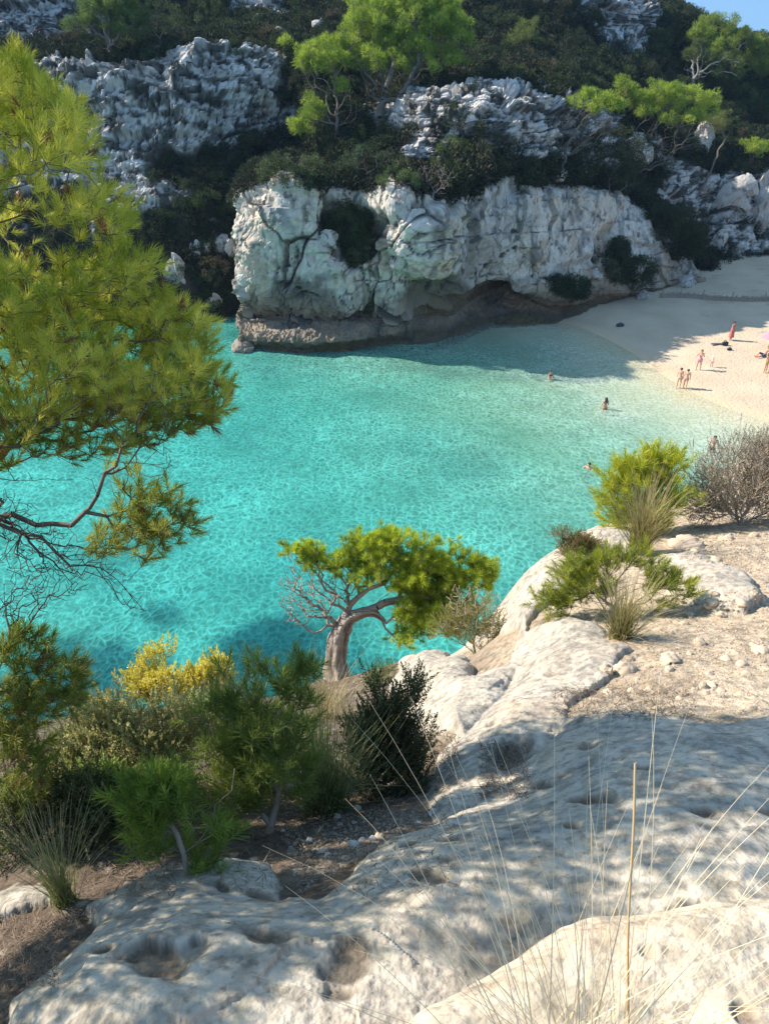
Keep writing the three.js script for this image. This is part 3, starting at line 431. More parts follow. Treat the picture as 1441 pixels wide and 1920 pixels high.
{
  const na = 690, nr = 620, r0 = 0.55, r1 = 26, P = new Float32Array(na * nr * 3), C = new Float32Array(na * nr * 3), U = new Float32Array(na * nr * 2), who = new Int8Array(na * nr), o_ = {};
  for (let i = 0; i < na; i++) for (let j = 0; j < nr; j++) {
    const tq = -1 + 2 * i / (na - 1), a = 0.92 * tq + 0.6 * Math.pow(tq, 5), r = r0 * Math.pow(r1 / r0, j / (nr - 1)), x = r * Math.sin(a), z = -r * Math.cos(a), o = i * nr + j;
    const y = Math.max(-3, nearAt(x, z, o_)); P.set([x, y, z], o * 3); U.set([(x + 0.35 * y) / 1.7, (z + y) * 0.8 / 1.7], o * 2); who[o] = o_.rock > 0.5 ? o_.who : -1;
    let c;
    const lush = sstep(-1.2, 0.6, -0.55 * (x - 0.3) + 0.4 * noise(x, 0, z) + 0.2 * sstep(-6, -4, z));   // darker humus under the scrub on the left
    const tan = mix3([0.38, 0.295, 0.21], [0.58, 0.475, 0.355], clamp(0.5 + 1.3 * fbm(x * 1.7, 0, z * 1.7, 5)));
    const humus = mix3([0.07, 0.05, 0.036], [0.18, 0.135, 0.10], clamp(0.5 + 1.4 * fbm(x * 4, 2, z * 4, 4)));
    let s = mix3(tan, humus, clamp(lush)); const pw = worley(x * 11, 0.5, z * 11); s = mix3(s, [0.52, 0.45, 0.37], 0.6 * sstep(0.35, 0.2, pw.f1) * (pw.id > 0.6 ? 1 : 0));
    let k = rockTone(x, y, z);
    k = mix3(k, mix3([0.08, 0.06, 0.045], [0.17, 0.13, 0.095], clamp(0.5 + fbm(x * 14, 0, z * 14, 3) * 1.6)), 0.85 * o_.pit);
    c = mix3(s, k, o_.rock);
    if (o_.e > -0.5 && x > 0.9) c = mix3(c, rockTone(x, y, z), sstep(-0.45, 0.0, o_.e + 0.5 * noise(x * 0.9, 1, z * 0.9))); else if (o_.e > 0.6) c = mix3(c, rockTone(x, y, z), sstep(0.6, 1.4, o_.e));
    C.set(c, o * 3);
  }
  const sets = new Map();
  for (let i = 0; i < na - 1; i++) for (let j = 0; j < nr - 1; j++) { const o = i * nr + j, w = who[o]; if (!sets.has(w)) sets.set(w, []); sets.get(w).push(o, o + nr + 1, o + nr, o, o + 1, o + nr + 1); }
  const full = geom(P, [].concat(...[...sets.values()].map((s) => s)), C, U);
  register(P);
  const N = full.attributes.normal.array;
  for (const [w, s] of [...sets].sort((a, b) => a[0] - b[0])) { // the same sheet, parted along the rocks' outlines
    const map = new Map(), p = [], c = [], u = [], nn = [], idx = s.map((o) => { let k = map.get(o); if (k === undefined) { k = map.size; map.set(o, k); p.push(P[o * 3], P[o * 3 + 1], P[o * 3 + 2]); c.push(C[o * 3], C[o * 3 + 1], C[o * 3 + 2]); u.push(U[o * 2], U[o * 2 + 1]); nn.push(N[o * 3], N[o * 3 + 1], N[o * 3 + 2]); } return k; });
    const g = geom(p, idx, c, u); g.setAttribute('normal', new THREE.BufferAttribute(new Float32Array(nn), 3));
    if (w < 0) tag(mesh('slope', g, soilMat), 'stony tan soil of the near slope between the rocks', 'slope', null, 'structure');
    else tag(mesh(ROCKS[w].name, g, nearRock), ROCKS[w].label, 'rock', null, 'structure');
  }
}
{ // the boulder at our feet
  const rim = [[560, 2060], [742, 1920], [790, 1866], [860, 1828], [930, 1792], [1000, 1742], [1060, 1700], [1120, 1683], [1200, 1676], [1270, 1664], [1340, 1656], [1441, 1652], [1620, 1660], [1800, 1760], [1850, 2300], [600, 2500]];
  const top = (x, z) => 19.93 + 0.07 * (x - 0.6) + 0.10 * (z + 1.1);
  const q = rim.map(([x, y]) => { const p = hit(x, y, top); return [p.x, p.z]; });
  const n = 420, x0 = -0.75, x1 = 2.2, z0 = -1.75, z1 = 0.5, P = new Float32Array(n * n * 3), C = new Float32Array(n * n * 3), U = new Float32Array(n * n * 2), D = new Float32Array(n * n), idx = [], inset = 0.16;
  for (let i = 0; i < n; i++) for (let j = 0; j < n; j++) {
    const x = lerp(x0, x1, i / (n - 1)), z = lerp(z0, z1, j / (n - 1)), o = i * n + j;
    const s = sdf(x, z, q) + 0.03 * fbm(x * 3, 0, z * 3, 4) - 0.03, t = clamp(-s / inset), u = 1 - t;
    D[o] = s;
    let y = top(x, z) - 0.26 * (1 - Math.sqrt(Math.max(0, 1 - u * u))) - (s > 0 ? s * 9 : 0);
    y += 0.05 * fbm(x * 1.7, 3, z * 1.7, 4) + 0.010 * ridged(x * 6, 2, z * 6, 4) + 0.006 * fbm(x * 26, 5, z * 26, 3);
    const w = worley(x * 6, 0.5, z * 6), p = sstep(0.22, 0.1, w.f1) * (w.id > 0.88 ? 1 : 0); y -= 0.02 * p;
    P.set([x, y, z], o * 3); U.set([x / 1.7, z / 1.7 + 0.3 * (y - 19.9)], o * 2);
    let c = mix3([0.44, 0.375, 0.29], [0.62, 0.55, 0.45], clamp(0.55 + 0.9 * fbm(x * 1.6, y, z * 1.6, 5)));
    c = mix3(c, [0.62, 0.45, 0.32], 0.5 * sstep(0.08, 0.35, fbm(x * 2.2 + 9, y, z * 2.2, 4)));
    c = mix3(c, [0.30, 0.26, 0.22], 0.5 * sstep(0.16, 0.4, fbm(x * 5, y, z * 5 + 3, 4)));
    C.set(mix3(c, [0.22, 0.16, 0.12], 0.7 * p), o * 3);
  }
  for (let i = 0; i < n - 1; i++) for (let j = 0; j < n - 1; j++) { const o = i * n + j; if (Math.min(D[o], D[o + 1], D[o + n], D[o + n + 1]) > 0.12) continue; idx.push(o, o + 1, o + n + 1, o, o + n + 1, o + n); }
  const g = geom(P, idx, C, U), seen = []; for (let o = 0; o < n * n; o++) if (D[o] < 0.01) seen.push(P[o * 3], P[o * 3 + 1], P[o * 3 + 2]); register(new Float32Array(seen));
  tag(mesh('boulder', g, nearRock), 'big sunlit cream boulder at the bottom right of the photo behind the straw grass', 'boulder');
}
// ---------------------------------------------------------------- plants: how a woody plant grows, and its leaves
function grow(root, targets, o = {}) { // root: polyline(s) of Vector3; every target is reached from the nearest wood grown so far
  const bf = o.bf ?? 0.35, step = o.step ?? 0.15, jit = o.jit ?? 0.12, sag = o.sag ?? 0;
  const X = [], Y = [], Z = [], par = [], len = [], tip = [];
  const add = (p, q, t) => { const k = X.length; X.push(p.x); Y.push(p.y); Z.push(p.z); par.push(q); len.push(q < 0 ? 0 : len[q] + Math.hypot(p.x - X[q], p.y - Y[q], p.z - Z[q])); tip.push(t); return k; };
  const nearest = (p, b) => { let best = 1e9, k = 0; for (let i = 0; i < X.length; i++) { const dx = X[i] - p.x, dy = Y[i] - p.y, dz = Z[i] - p.z, c = Math.sqrt(dx * dx + dy * dy + dz * dz) + b * len[i]; if (c < best) { best = c; k = i; } } return k; };
  const run = (k, p, t) => { const a = V(X[k], Y[k], Z[k]), d = p.clone().sub(a), L = d.length(), n = Math.max(1, Math.round(L / step)); let dir = par[k] >= 0 ? a.clone().sub(V(X[par[k]], Y[par[k]], Z[par[k]])).normalize() : d.clone().normalize();
    const c = a.clone().addScaledVector(dir, L * 0.35);
    for (let s = 1; s <= n; s++) { const f = s / n, q = a.clone().multiplyScalar((1 - f) * (1 - f)).addScaledVector(c, 2 * f * (1 - f)).addScaledVector(p, f * f); if (s < n) { q.x += rr(-1, 1) * jit * step; q.y += rr(-1, 1) * jit * step - sag * L * f * (1 - f); q.z += rr(-1, 1) * jit * step; } k = add(q, k, s === n ? t : 0); } return k; };
  const roots = Array.isArray(root[0]) ? root : [root];
  roots.forEach((r, n) => { let k = n ? nearest(r[0], 0) : add(r[0], -1, 0); for (let i = n ? 0 : 1; i < r.length; i++) { if (r[i].distanceTo(V(X[k], Y[k], Z[k])) > 1e-4) k = run(k, r[i], i === r.length - 1 && n ? 2 : 0); } });
  const o0 = V(X[0], Y[0], Z[0]);
  targets.sort((a, b) => a.p.distanceToSquared(o0) - b.p.distanceToSquared(o0));
  for (const t of targets) { const k = nearest(t.p, bf); run(k, t.p, t.t ?? 1); }
  const n = X.length, cnt = new Float32Array(n); for (let i = n - 1; i >= 0; i--) { cnt[i] += tip[i] || cnt[i] === 0 ? 1 : 0; if (par[i] >= 0) cnt[par[i]] += cnt[i]; }
  return { X, Y, Z, par, tip, cnt, n };
}
function wood(G, o = {}) { // tapered round branches; returns a geometry
  const rmin = o.rmin ?? 0.004, r0 = o.r0 ?? 0.06, ex = o.ex ?? 0.5, top = G.cnt[0], R = (i) => Math.max(rmin, r0 * Math.pow(G.cnt[i] / top, ex)), P = [], C = [], I = [], a = V(0, 0, 0), b = V(0, 0, 0), d = V(0, 0, 0), u = V(0, 0, 0), w = V(0, 0, 0);
  const c0 = o.bark ?? [0.20, 0.15, 0.12], c1 = o.twig ?? [0.24, 0.19, 0.15];
  for (let i = 1; i < G.n; i++) {
    const k = G.par[i]; if (k < 0) continue; a.set(G.X[k], G.Y[k], G.Z[k]); b.set(G.X[i], G.Y[i], G.Z[i]); d.copy(b).sub(a); if (d.lengthSq() < 1e-9) continue; d.normalize();
    u.set(Math.abs(d.y) < 0.9 ? 0 : 1, Math.abs(d.y) < 0.9 ? 1 : 0, 0).cross(d).normalize(); w.copy(d).cross(u);
    const rb = R(i), ra = Math.min(R(k), rb * 1.35), s = rb > 0.02 ? 9 : rb > 0.008 ? 5 : 3, at0 = P.length / 3, cc = mix3(c1, c0, clamp(rb / 0.03));
    for (let e = 0; e < 2; e++) for (let q = 0; q < s; q++) { const t = q / s * 6.2832, r = e ? rb : ra, p = e ? b : a, f = rb > 0.02 ? 1 + 0.22 * noise(p.x * 14 + Math.cos(t) * 2, p.y * 14, p.z * 14 + Math.sin(t) * 2) : 1; P.push(p.x + (u.x * Math.cos(t) + w.x * Math.sin(t)) * r * f, p.y + (u.y * Math.cos(t) + w.y * Math.sin(t)) * r * f, p.z + (u.z * Math.cos(t) + w.z * Math.sin(t)) * r * f); const v = 0.85 + 0.4 * noise(p.x * 9 + q, p.y * 9, p.z * 9); C.push(cc[0] * v, cc[1] * v, cc[2] * v); }
    for (let q = 0; q < s; q++) { const q1 = (q + 1) % s; I.push(at0 + q, at0 + q1, at0 + s + q1, at0 + q, at0 + s + q1, at0 + s + q); }
  }
  return geom(P, I, C);
}
const barkMat = new THREE.MeshStandardMaterial({ vertexColors: true, roughness: 0.95 }); barkMat.name = 'bark';
const leafMat = (r, g, b, t = 0.4, rough = 0.85) => { const m = new THREE.MeshPhysicalMaterial({ color: new THREE.Color().setRGB(r, g, b), roughness: rough, transmission: t, thickness: 0, side: THREE.DoubleSide, specularIntensity: 0.4 }); m.name = 'leaf'; return m; };
// leaf clusters, grown along +y from the origin
function needleTuft(n, L, w, lo = 0.2, hi = 1.15, shoot = 0.55) {
  const P = [], a = V(0, 0, 0), s = V(0, 0, 0);
  for (let i = 0; i < n; i++) {
    const t = i / n, th = i * 2.39996, an = lerp(hi, lo, t * t) + rr(-0.15, 0.15), y0 = shoot * L * t, l = L * rr(0.75, 1.1) * (1 - 0.25 * t);
    a.set(Math.sin(an) * Math.cos(th), Math.cos(an), Math.sin(an) * Math.sin(th)); s.set(rr(-1, 1), rr(-1, 1), rr(-1, 1)).cross(a).normalize().multiplyScalar(w / 2);
    P.push(-s.x, y0 - s.y, -s.z, s.x, y0 + s.y, s.z, a.x * l + s.x * 0.3, y0 + a.y * l - 0.06 * l * Math.sin(an), a.z * l);
  }
  return geom(P);
}
function leafSprig(n, L, leaf, wid, fold = 0.3) { // small flat leaves up a twig, each a folded diamond
  const P = [], I = [], a = V(0, 0, 0), s = V(0, 0, 0), u = V(0, 0, 0);
  for (let i = 0; i < n; i++) {
    const t = (i + 0.5) / n, th = i * 2.39996 + rr(-0.3, 0.3), an = lerp(1.35, 0.3, t) + rr(-0.3, 0.3), y0 = L * t, l = leaf * rr(0.7, 1.15);
    a.set(Math.sin(an) * Math.cos(th), Math.cos(an), Math.sin(an) * Math.sin(th)); s.set(rr(-1, 1), rr(-1, 1), rr(-1, 1)).cross(a).normalize(); u.copy(a).cross(s).multiplyScalar(fold * wid);
    const o = P.length / 3, m = 0.5;
    P.push(0, y0, 0, a.x * l * m + s.x * wid / 2 + u.x, y0 + a.y * l * m + s.y * wid / 2 + u.y, a.z * l * m + s.z * wid / 2 + u.z, a.x * l, y0 + a.y * l, a.z * l, a.x * l * m - s.x * wid / 2 + u.x, y0 + a.y * l * m - s.y * wid / 2 + u.y, a.z * l * m - s.z * wid / 2 + u.z);
    I.push(o, o + 1, o + 2, o, o + 2, o + 3);
  }
  return geom(P, I);
}
function puff(n, len, wid, up = 0.3) { // a far cluster of foliage about a metre in radius 1: many small blades pointing outward
  const P = [], a = V(0, 0, 0), s = V(0, 0, 0);
  for (let i = 0; i < n; i++) {
    do a.set(rr(-1, 1), rr(-1, 1), rr(-1, 1)); while (a.lengthSq() > 1 || a.lengthSq() < 0.05);
    const p = a.clone().multiplyScalar(0.85); a.normalize(); a.y += up; a.x += rr(-0.6, 0.6); a.z += rr(-0.6, 0.6); a.y += rr(-0.4, 0.4); a.normalize();
    s.set(rr(-1, 1), rr(-1, 1), rr(-1, 1)).cross(a).normalize().multiplyScalar(wid * rr(0.6, 1.2) / 2); const l = len * rr(0.6, 1.3);
    P.push(p.x - s.x, p.y - s.y, p.z - s.z, p.x + s.x, p.y + s.y, p.z + s.z, p.x + a.x * l, p.y + a.y * l, p.z + a.z * l);
  }
  return geom(P);
}
const Q_ = new THREE.Quaternion(), UP = V(0, 1, 0), M4 = new THREE.Matrix4(), CC = new THREE.Color();
function foliage(name, geo, mat, list, parent) { // list: { p, d, s, c }
  const m = new THREE.InstancedMesh(geo, mat, list.length); m.name = name; m.castShadow = m.receiveShadow = true;
  list.forEach((l, i) => { Q_.setFromUnitVectors(UP, l.d); M4.compose(l.p, Q_.multiply(new THREE.Quaternion().setFromAxisAngle(UP, rnd() * 6.28)), typeof l.s === 'number' ? V(l.s, l.s, l.s) : l.s); m.setMatrixAt(i, M4); m.setColorAt(i, CC.setRGB(...l.c)); });
  parent.add(m); m.userData.kind = 'stuff'; return m;
}
// places inside round lobes given in photo pixels at a depth: [x, y, rx, ry, depth offset, weight]
function inLobes(lobes, depth, n, o = {}) {
  const cl = o.clump ?? 0, cs = o.cs ?? 3;
  const out = [], W = lobes.map((l) => l[2] * l[3] * (l[5] ?? 1)), T = W.reduce((a, b) => a + b, 0);
  for (let i = 0; out.length < n && i < n * 6; i++) {
    let k = rnd() * T, j = 0; while (j < W.length - 1 && (k -= W[j]) > 0) j++;
    const [x, y, rx, ry, dd = 0] = lobes[j], a = V(0, 0, 0);
    do a.set(rr(-1, 1), rr(-1, 1), rr(-1, 1)); while (a.lengthSq() > 1 || a.lengthSq() < (o.hollow ?? 0.25) || (o.upper !== undefined && a.y < o.upper));
    const px = depth / F, c = at(x, y, depth + dd), far = cl && rnd() < 0.15 ? rr(1, 1.35) : 1;
    c.add(V(a.x * rx * px * far, a.y * ry * px * 1.1 * far, a.z * (o.rz ?? (rx + ry) / 2) * px * far));
    if (cl && noise(c.x * cs, c.y * cs, c.z * cs) < rnd() * 0.2 - 0.3 + 0.15 * cl) continue;
    out.push({ p: c, t: 1, lobe: j });
    for (let q = 1; q < (o.groups ?? 1); q++) { const g = o.gr ?? 0.1; out.push({ p: c.clone().add(V(rr(-1, 1) * g, rr(-0.6, 0.8) * g, rr(-1, 1) * g)), t: 1, lobe: j }); }
  }
  return out;
}
function tips(G, o) { // leaf clusters at the ends of the twigs, and some along them
  const out = [], d = V(0, 0, 0);
  for (let i = 1; i < G.n; i++) {
    if (G.tip[i] === 2 || (G.tip[i] !== 1 && !(o.along && G.cnt[i] <= (o.thin ?? 1.5) && rnd() < o.along))) continue;
    const k = G.par[i]; d.set(G.X[i] - G.X[k], G.Y[i] - G.Y[k], G.Z[i] - G.Z[k]).normalize(); d.y += o.up ?? 0.4; d.x += rr(-1, 1) * (o.mess ?? 0.3); d.z += rr(-1, 1) * (o.mess ?? 0.3); d.normalize();
    const v = rnd(), c = typeof o.c === 'function' ? o.c(V(G.X[i], G.Y[i], G.Z[i])) : mix3(o.c[0], o.c[1], v);
    out.push({ p: V(G.X[i], G.Y[i], G.Z[i]), d: d.clone(), s: rr(o.s[0], o.s[1]), c });
  }
  return out;
}
function plant(name, label, cat, s) { // s: root polylines, targets, wood and leaf settings
  const t = thing(name, label, cat, s.group), G = grow(s.root, s.targets, s.g);
  mesh(s.woodName ?? 'branches', wood(G, s.wood), barkMat, t);
  if (s.leaf) foliage(s.leafName ?? 'foliage', s.leaf, s.mat, tips(G, s.tips), t);
  return t;
}

// ---------------------------------------------------------------- the far side's trees and shrubs
reseed(101);
const farPine = puff(90, 0.55, 0.10, 0.7), farLeaf = puff(90, 0.30, 0.20, 0.2), farPineMat = leafMat(1, 1, 1, 0.5, 0.9), farLeafMat = leafMat(1, 1, 1, 0.2, 0.9);
{ // the scrub that covers the slopes, one mass
  const { Q, N } = maquisSpots, list = [], n = Q.length / 3;
  for (let i = 0; i < 55000; i++) {
    const k = Math.floor(rnd() * n), x = Q[k * 3], y = Q[k * 3 + 1], z = Q[k * 3 + 2]; const mk = maquisSpots[k]; if (mk > 0.8 || (mk > 0.3 && rnd() > 0.14) || N[k * 3 + 1] < 0.0) continue;
    const [px, py, dd] = project(V(x, y, z)); if (px < -260 || px > 1700 || py < -130) continue;
    const dens = fbm(x * 0.2, y * 0.2, z * 0.2, 3); if (dens < -0.34 + 0.1 * rnd()) continue;
    const s = rr(0.35, 1.0) * (dd > 100 ? 1.25 : 1) * (mk > 0.3 ? 0.55 : 1), v = clamp(0.5 + 1.2 * fbm(x * 0.35, 4, z * 0.35, 3) + rr(-0.25, 0.25));
    list.push({ p: V(x, y + s * 0.35, z), d: V(rr(-0.3, 0.3), 1, rr(-0.3, 0.3)).normalize(), s: V(s, s * rr(0.7, 1.1), s), c: mix3(mix3([0.014, 0.023, 0.014], [0.045, 0.066, 0.024], v), [0.06, 0.055, 0.035], rnd() < 0.16 ? 0.8 : 0) });
  }
  for (let i = 0, b = 0; i < 20000 && b < 1700; i++) {
    const k = Math.floor(rnd() * n), x = Q[k * 3], y = Q[k * 3 + 1], z = Q[k * 3 + 2]; if (maquisSpots[k] > 0.3 || N[k * 3 + 1] < 0.15) continue; const [px, py, dd] = project(V(x, y, z)); if (px < -200 || px > 1650 || py < -100) continue; b++;
    const r = rr(0.7, 1.0) + rr(0, 1.1) * rnd() + (dd > 95 ? 0.4 : 0), v = clamp(0.35 + 0.9 * fbm(x * 0.15, 4, z * 0.15, 2) + rr(-0.3, 0.5)), base = rnd() < 0.08 ? [0.10, 0.085, 0.05] : mix3([0.018, 0.030, 0.018], [0.075, 0.11, 0.035], v);
    for (let q = 0, m = Math.round(r * r * 8 + 5); q < m; q++) { const a = rr(0, 6.28), u = rr(0, 1), w = Math.sqrt(1 - u * u), R = r * rr(0.8, 1.05), s = rr(0.28, 0.5), t = rr(0.8, 1.25); list.push({ p: V(x + Math.cos(a) * w * R, y + u * R * 0.8, z + Math.sin(a) * w * R), d: V(Math.cos(a) * w, u + 0.5, Math.sin(a) * w).normalize(), s: V(s, s, s), c: [base[0] * t, base[1] * t, base[2] * t] }); }
  }
  for (let i = 0; i < 5200; i++) {
    const k = Math.floor(rnd() * topSpots.length / 3), x = topSpots[k * 3], y = topSpots[k * 3 + 1], z = topSpots[k * 3 + 2], [px, py] = project(V(x, y, z)); if (z > -63 && rnd() < 0.4) continue;
    const s = rr(0.35, 0.95) * (px > 840 && px < 1080 ? 1.5 : 1), v = clamp(0.5 + 1.2 * fbm(x * 0.35, 4, z * 0.35, 3) + rr(-0.25, 0.25)); if (fbm(x * 0.3, 2, z * 0.3, 3) < -0.2) continue;
    list.push({ p: V(x, y + s * 0.4 * rr(0.5, px > 840 ? 3 : 1.5), z), d: V(rr(-0.3, 0.3), 1, rr(-0.3, 0.3)).normalize(), s: V(s, s * rr(0.7, 1.1), s), c: mix3(mix3([0.014, 0.022, 0.014], [0.045, 0.060, 0.024], v), [0.075, 0.06, 0.04], rnd() < 0.2 ? 0.8 : 0) });
  }
  const m = foliage('maquis', farLeaf, farLeafMat, list, scene); tag(m, 'dark evergreen scrub covering the slopes above the cove', 'scrub', null, 'stuff');
}
function farTree(name, label, base, lobes, o = {}) {
  const b = ground(...base); b.y -= 0.15; const depth = project(b)[2] + (o.nearer ?? 0), px = depth / F;
  const area = lobes.reduce((a, l) => a + l[2] * l[3] * px * px, 0);
  const T = inLobes(lobes, depth, Math.min(3000, Math.round(area * (o.dens ?? 34))), { hollow: 0.3, upper: o.upper ?? -0.35, groups: o.leaf ? 1 : 6, gr: 0.55 });
  const path = (o.trunk ?? []).map(([x, y]) => at(x, y, depth));
  const top = lobes.reduce((a, l) => a[1] < l[1] ? a : l), root = [b, ...path];
  if (root.length === 1) root.push(at(base[0] * 0.6 + top[0] * 0.4, base[1] * 0.6 + top[1] * 0.4, depth));
  const limbs = [root]; for (const l of o.limbs ?? []) limbs.push(l.map(([x, y]) => at(x, y, depth + rr(-1, 1))));
  const dead = o.dead ? inLobes(o.dead, depth, o.nDead ?? 60).map((t) => ({ ...t, t: 2 })) : [];
  return plant(name, label, o.cat ?? 'tree', { root: limbs, targets: [...T, ...dead], g: { step: 0.5, bf: 0.3, jit: 0.25 }, wood: { r0: (o.r0 ?? 0.3) * 0.85, rmin: 0.014, ex: 0.5, bark: o.bark ?? [0.17, 0.14, 0.115], twig: [0.12, 0.10, 0.085] },
    leaf: o.leaf ?? farPine, mat: o.mat ?? farPineMat, leafName: 'crown', woodName: 'trunk', tips: { up: 0.9, mess: 0.4, s: o.s ?? [0.30, 0.54], c: o.c ?? [[0.15, 0.25, 0.03], [0.46, 0.56, 0.07]], along: o.along ?? 0 } });
}
farTree('pine_tree', 'tall bright pine with a forked trunk on the ledge above the left cliff', [712, 268], [[700, 25, 55, 34], [765, 40, 80, 50], [690, 62, 50, 26], [620, 88, 34, 16], [760, 95, 60, 22], [850, 60, 34, 34], [820, 60, 40, 40], [660, 108, 45, 22], [720, 112, 60, 24], [835, 20, 30, 30], [745, 5, 60, 30], [805, 130, 40, 22, 0, 0.4], [660, 70, 20, 25, 0, 0.6], [850, 110, 26, 20, 0, 0.5]], { trunk: [[712, 240], [716, 195], [720, 170]], limbs: [[[720, 172], [715, 145], [700, 120]], [[720, 170], [735, 130], [740, 90], [765, 50]], [[722, 175], [760, 150], [800, 130]]], r0: 0.42, dead: [[740, 150, 70, 35], [790, 170, 50, 25]], nDead: 120 });
farTree('pine_tree', 'smaller bright pine with a low lobe of needles left of the tall ledge pine', [632, 272], [[600, 118, 38, 24], [635, 105, 32, 22], [575, 110, 18, 18], [585, 215, 34, 20], [570, 235, 20, 14], [650, 160, 24, 14, 0, 0.5], [600, 190, 25, 18, 0, 0.6]], { trunk: [[632, 225], [630, 180]], limbs: [[[632, 240], [605, 228], [580, 222]]], dead: [[605, 150, 45, 22], [640, 200, 40, 30]], nDead: 150, r0: 0.22 });
farTree('pine_tree', 'soft green pine on the rim of the layered cliff at top left', [206, 108], [[200, 20, 55, 38], [150, 45, 26, 22], [235, 50, 40, 28], [175, 0, 40, 22], [230, 12, 36, 30]], { trunk: [[204, 80], [205, 55]], c: [[0.09, 0.15, 0.04], [0.20, 0.28, 0.06]], dead: [[200, 80, 40, 16]] });
farTree('bush', 'rounded grey green bush right of the pine on the layered cliff rim', [300, 96], [[300, 35, 42, 32], [345, 45, 34, 22], [270, 60, 25, 22]], { leaf: farLeaf, mat: farLeafMat, cat: 'bush', c: [[0.06, 0.085, 0.035], [0.12, 0.16, 0.06]], dens: 9, r0: 0.1 });
farTree('pine_tree', 'umbrella pine with a slim leaning trunk left of the wide pines above the cliff', [1048, 322], [[1110, 192, 48, 16], [1090, 205, 32, 14], [1140, 200, 28, 16]], { trunk: [[1060, 290], [1075, 255], [1085, 235]], r0: 0.16, dead: [[1100, 240, 60, 34], [1070, 265, 36, 26]], nDead: 420, upper: -0.2, dens: 28 });
farTree('pine_tree', 'small upright pine crown rising behind the umbrella pine', [1150, 300], [[1168, 168, 26, 18], [1185, 180, 18, 14]], { trunk: [[1150, 250], [1160, 200]], r0: 0.12, dens: 26, nearer: 1.5, dead: [[1160, 210, 30, 20]] });
farTree('pine_tree', 'wide bright umbrella pine over bare branches above the white cliff', [1180, 330], [[1230, 180, 46, 20], [1280, 190, 50, 22], [1320, 205, 28, 16], [1205, 200, 30, 18], [1250, 215, 60, 16, 0, 0.5], [1300, 222, 30, 14, 0, 0.6]], { trunk: [[1195, 290], [1220, 250], [1240, 215]], limbs: [[[1185, 320], [1215, 270], [1290, 235]]], dead: [[1240, 250, 80, 34], [1190, 285, 80, 34], [1300, 255, 45, 24]], nDead: 620, r0: 0.22, upper: -0.25, dens: 28 });
farTree('pine_tree', 'leaning pine with a long thin trunk and a small pale crown at the right', [1305, 372], [[1348, 230, 26, 12], [1360, 238, 14, 10], [1330, 240, 18, 9]], { trunk: [[1325, 335], [1350, 275], [1368, 245]], limbs: [[[1368, 245], [1355, 238]]], r0: 0.13, c: [[0.16, 0.19, 0.06], [0.24, 0.27, 0.08]], dens: 14 });
farTree('pine_tree', 'little bright pine near the right edge below the hill pines', [1400, 318], [[1415, 275, 22, 14], [1395, 288, 18, 10], [1425, 285, 14, 12]], { r0: 0.1, dens: 18 });
farTree('pine_tree', 'hill pine with a bright flat crown on the skyline at top right', [1330, 150], [[1350, 56, 48, 22], [1310, 78, 34, 24], [1340, 98, 52, 30], [1395, 76, 30, 18]], { trunk: [[1335, 120], [1340, 90]], dens: 16, s: [0.4, 0.75], c: [[0.12, 0.19, 0.03], [0.34, 0.43, 0.07]], r0: 0.3 });
farTree('pine_tree', 'pale trunked hill pine in front of the skyline pine at top right', [1300, 165], [[1310, 110, 30, 28], [1355, 130, 40, 22]], { trunk: [[1298, 130], [1292, 95]], limbs: [[[1300, 160], [1320, 130]]], dens: 15, s: [0.4, 0.7], c: [[0.07, 0.11, 0.03], [0.15, 0.20, 0.05]], bark: [0.42, 0.38, 0.33], dead: [[1310, 120, 30, 25]] });
farTree('pine_tree', 'dark pine at the top right edge of the hill', [1425, 160], [[1425, 88, 28, 18], [1430, 110, 34, 24], [1400, 130, 40, 24]], { dens: 15, s: [0.4, 0.75], c: [[0.10, 0.15, 0.03], [0.26, 0.33, 0.06]] });
farTree('pine_tree', 'yellow green young pine alone on the dark slope at top centre', [985, 100], [[985, 62, 26, 18], [975, 80, 30, 14], [995, 80, 18, 16]], { c: [[0.13, 0.17, 0.04], [0.20, 0.25, 0.06]], dens: 13, r0: 0.1, s: [0.3, 0.5] });
farTree('pine_tree', 'small bright pine at the top of the dark gully left of the tall pines', [548, 118], [[546, 92, 14, 16], [552, 105, 16, 12]], { dens: 22, r0: 0.08 });
farTree('bush', 'dark round bush in the recess of the white cliff', [665, 490], [[650, 430, 48, 36], [675, 470, 32, 34], [690, 420, 24, 26], [640, 385, 36, 30], [690, 380, 26, 26], [600, 372, 24, 16]], { leaf: farLeaf, mat: farLeafMat, cat: 'bush', c: [[0.02, 0.032, 0.014], [0.075, 0.11, 0.035]], dens: 42, r0: 0.1, s: [0.32, 0.6], nearer: -1.1, upper: -1 });
farTree('bush', 'dark bush climbing the middle of the white cliff above the reddish ledge', [1180, 540], [[1160, 470, 20, 24], [1150, 500, 40, 28], [1100, 490, 24, 22], [1200, 510, 30, 28]], { leaf: farLeaf, mat: farLeafMat, cat: 'bush', c: [[0.025, 0.04, 0.018], [0.05, 0.075, 0.03]], dens: 42, r0: 0.1, s: [0.32, 0.6], nearer: -1.1, upper: -1 });
farTree('bush', 'low dark bush hanging over the cave mouth ledge', [1060, 555], [[1040, 532, 36, 14], [1075, 540, 34, 18], [1010, 538, 14, 14]], { leaf: farLeaf, mat: farLeafMat, cat: 'bush', c: [[0.022, 0.036, 0.016], [0.04, 0.065, 0.025]], dens: 42, r0: 0.08, s: [0.32, 0.6], nearer: -1.1, upper: -1 });
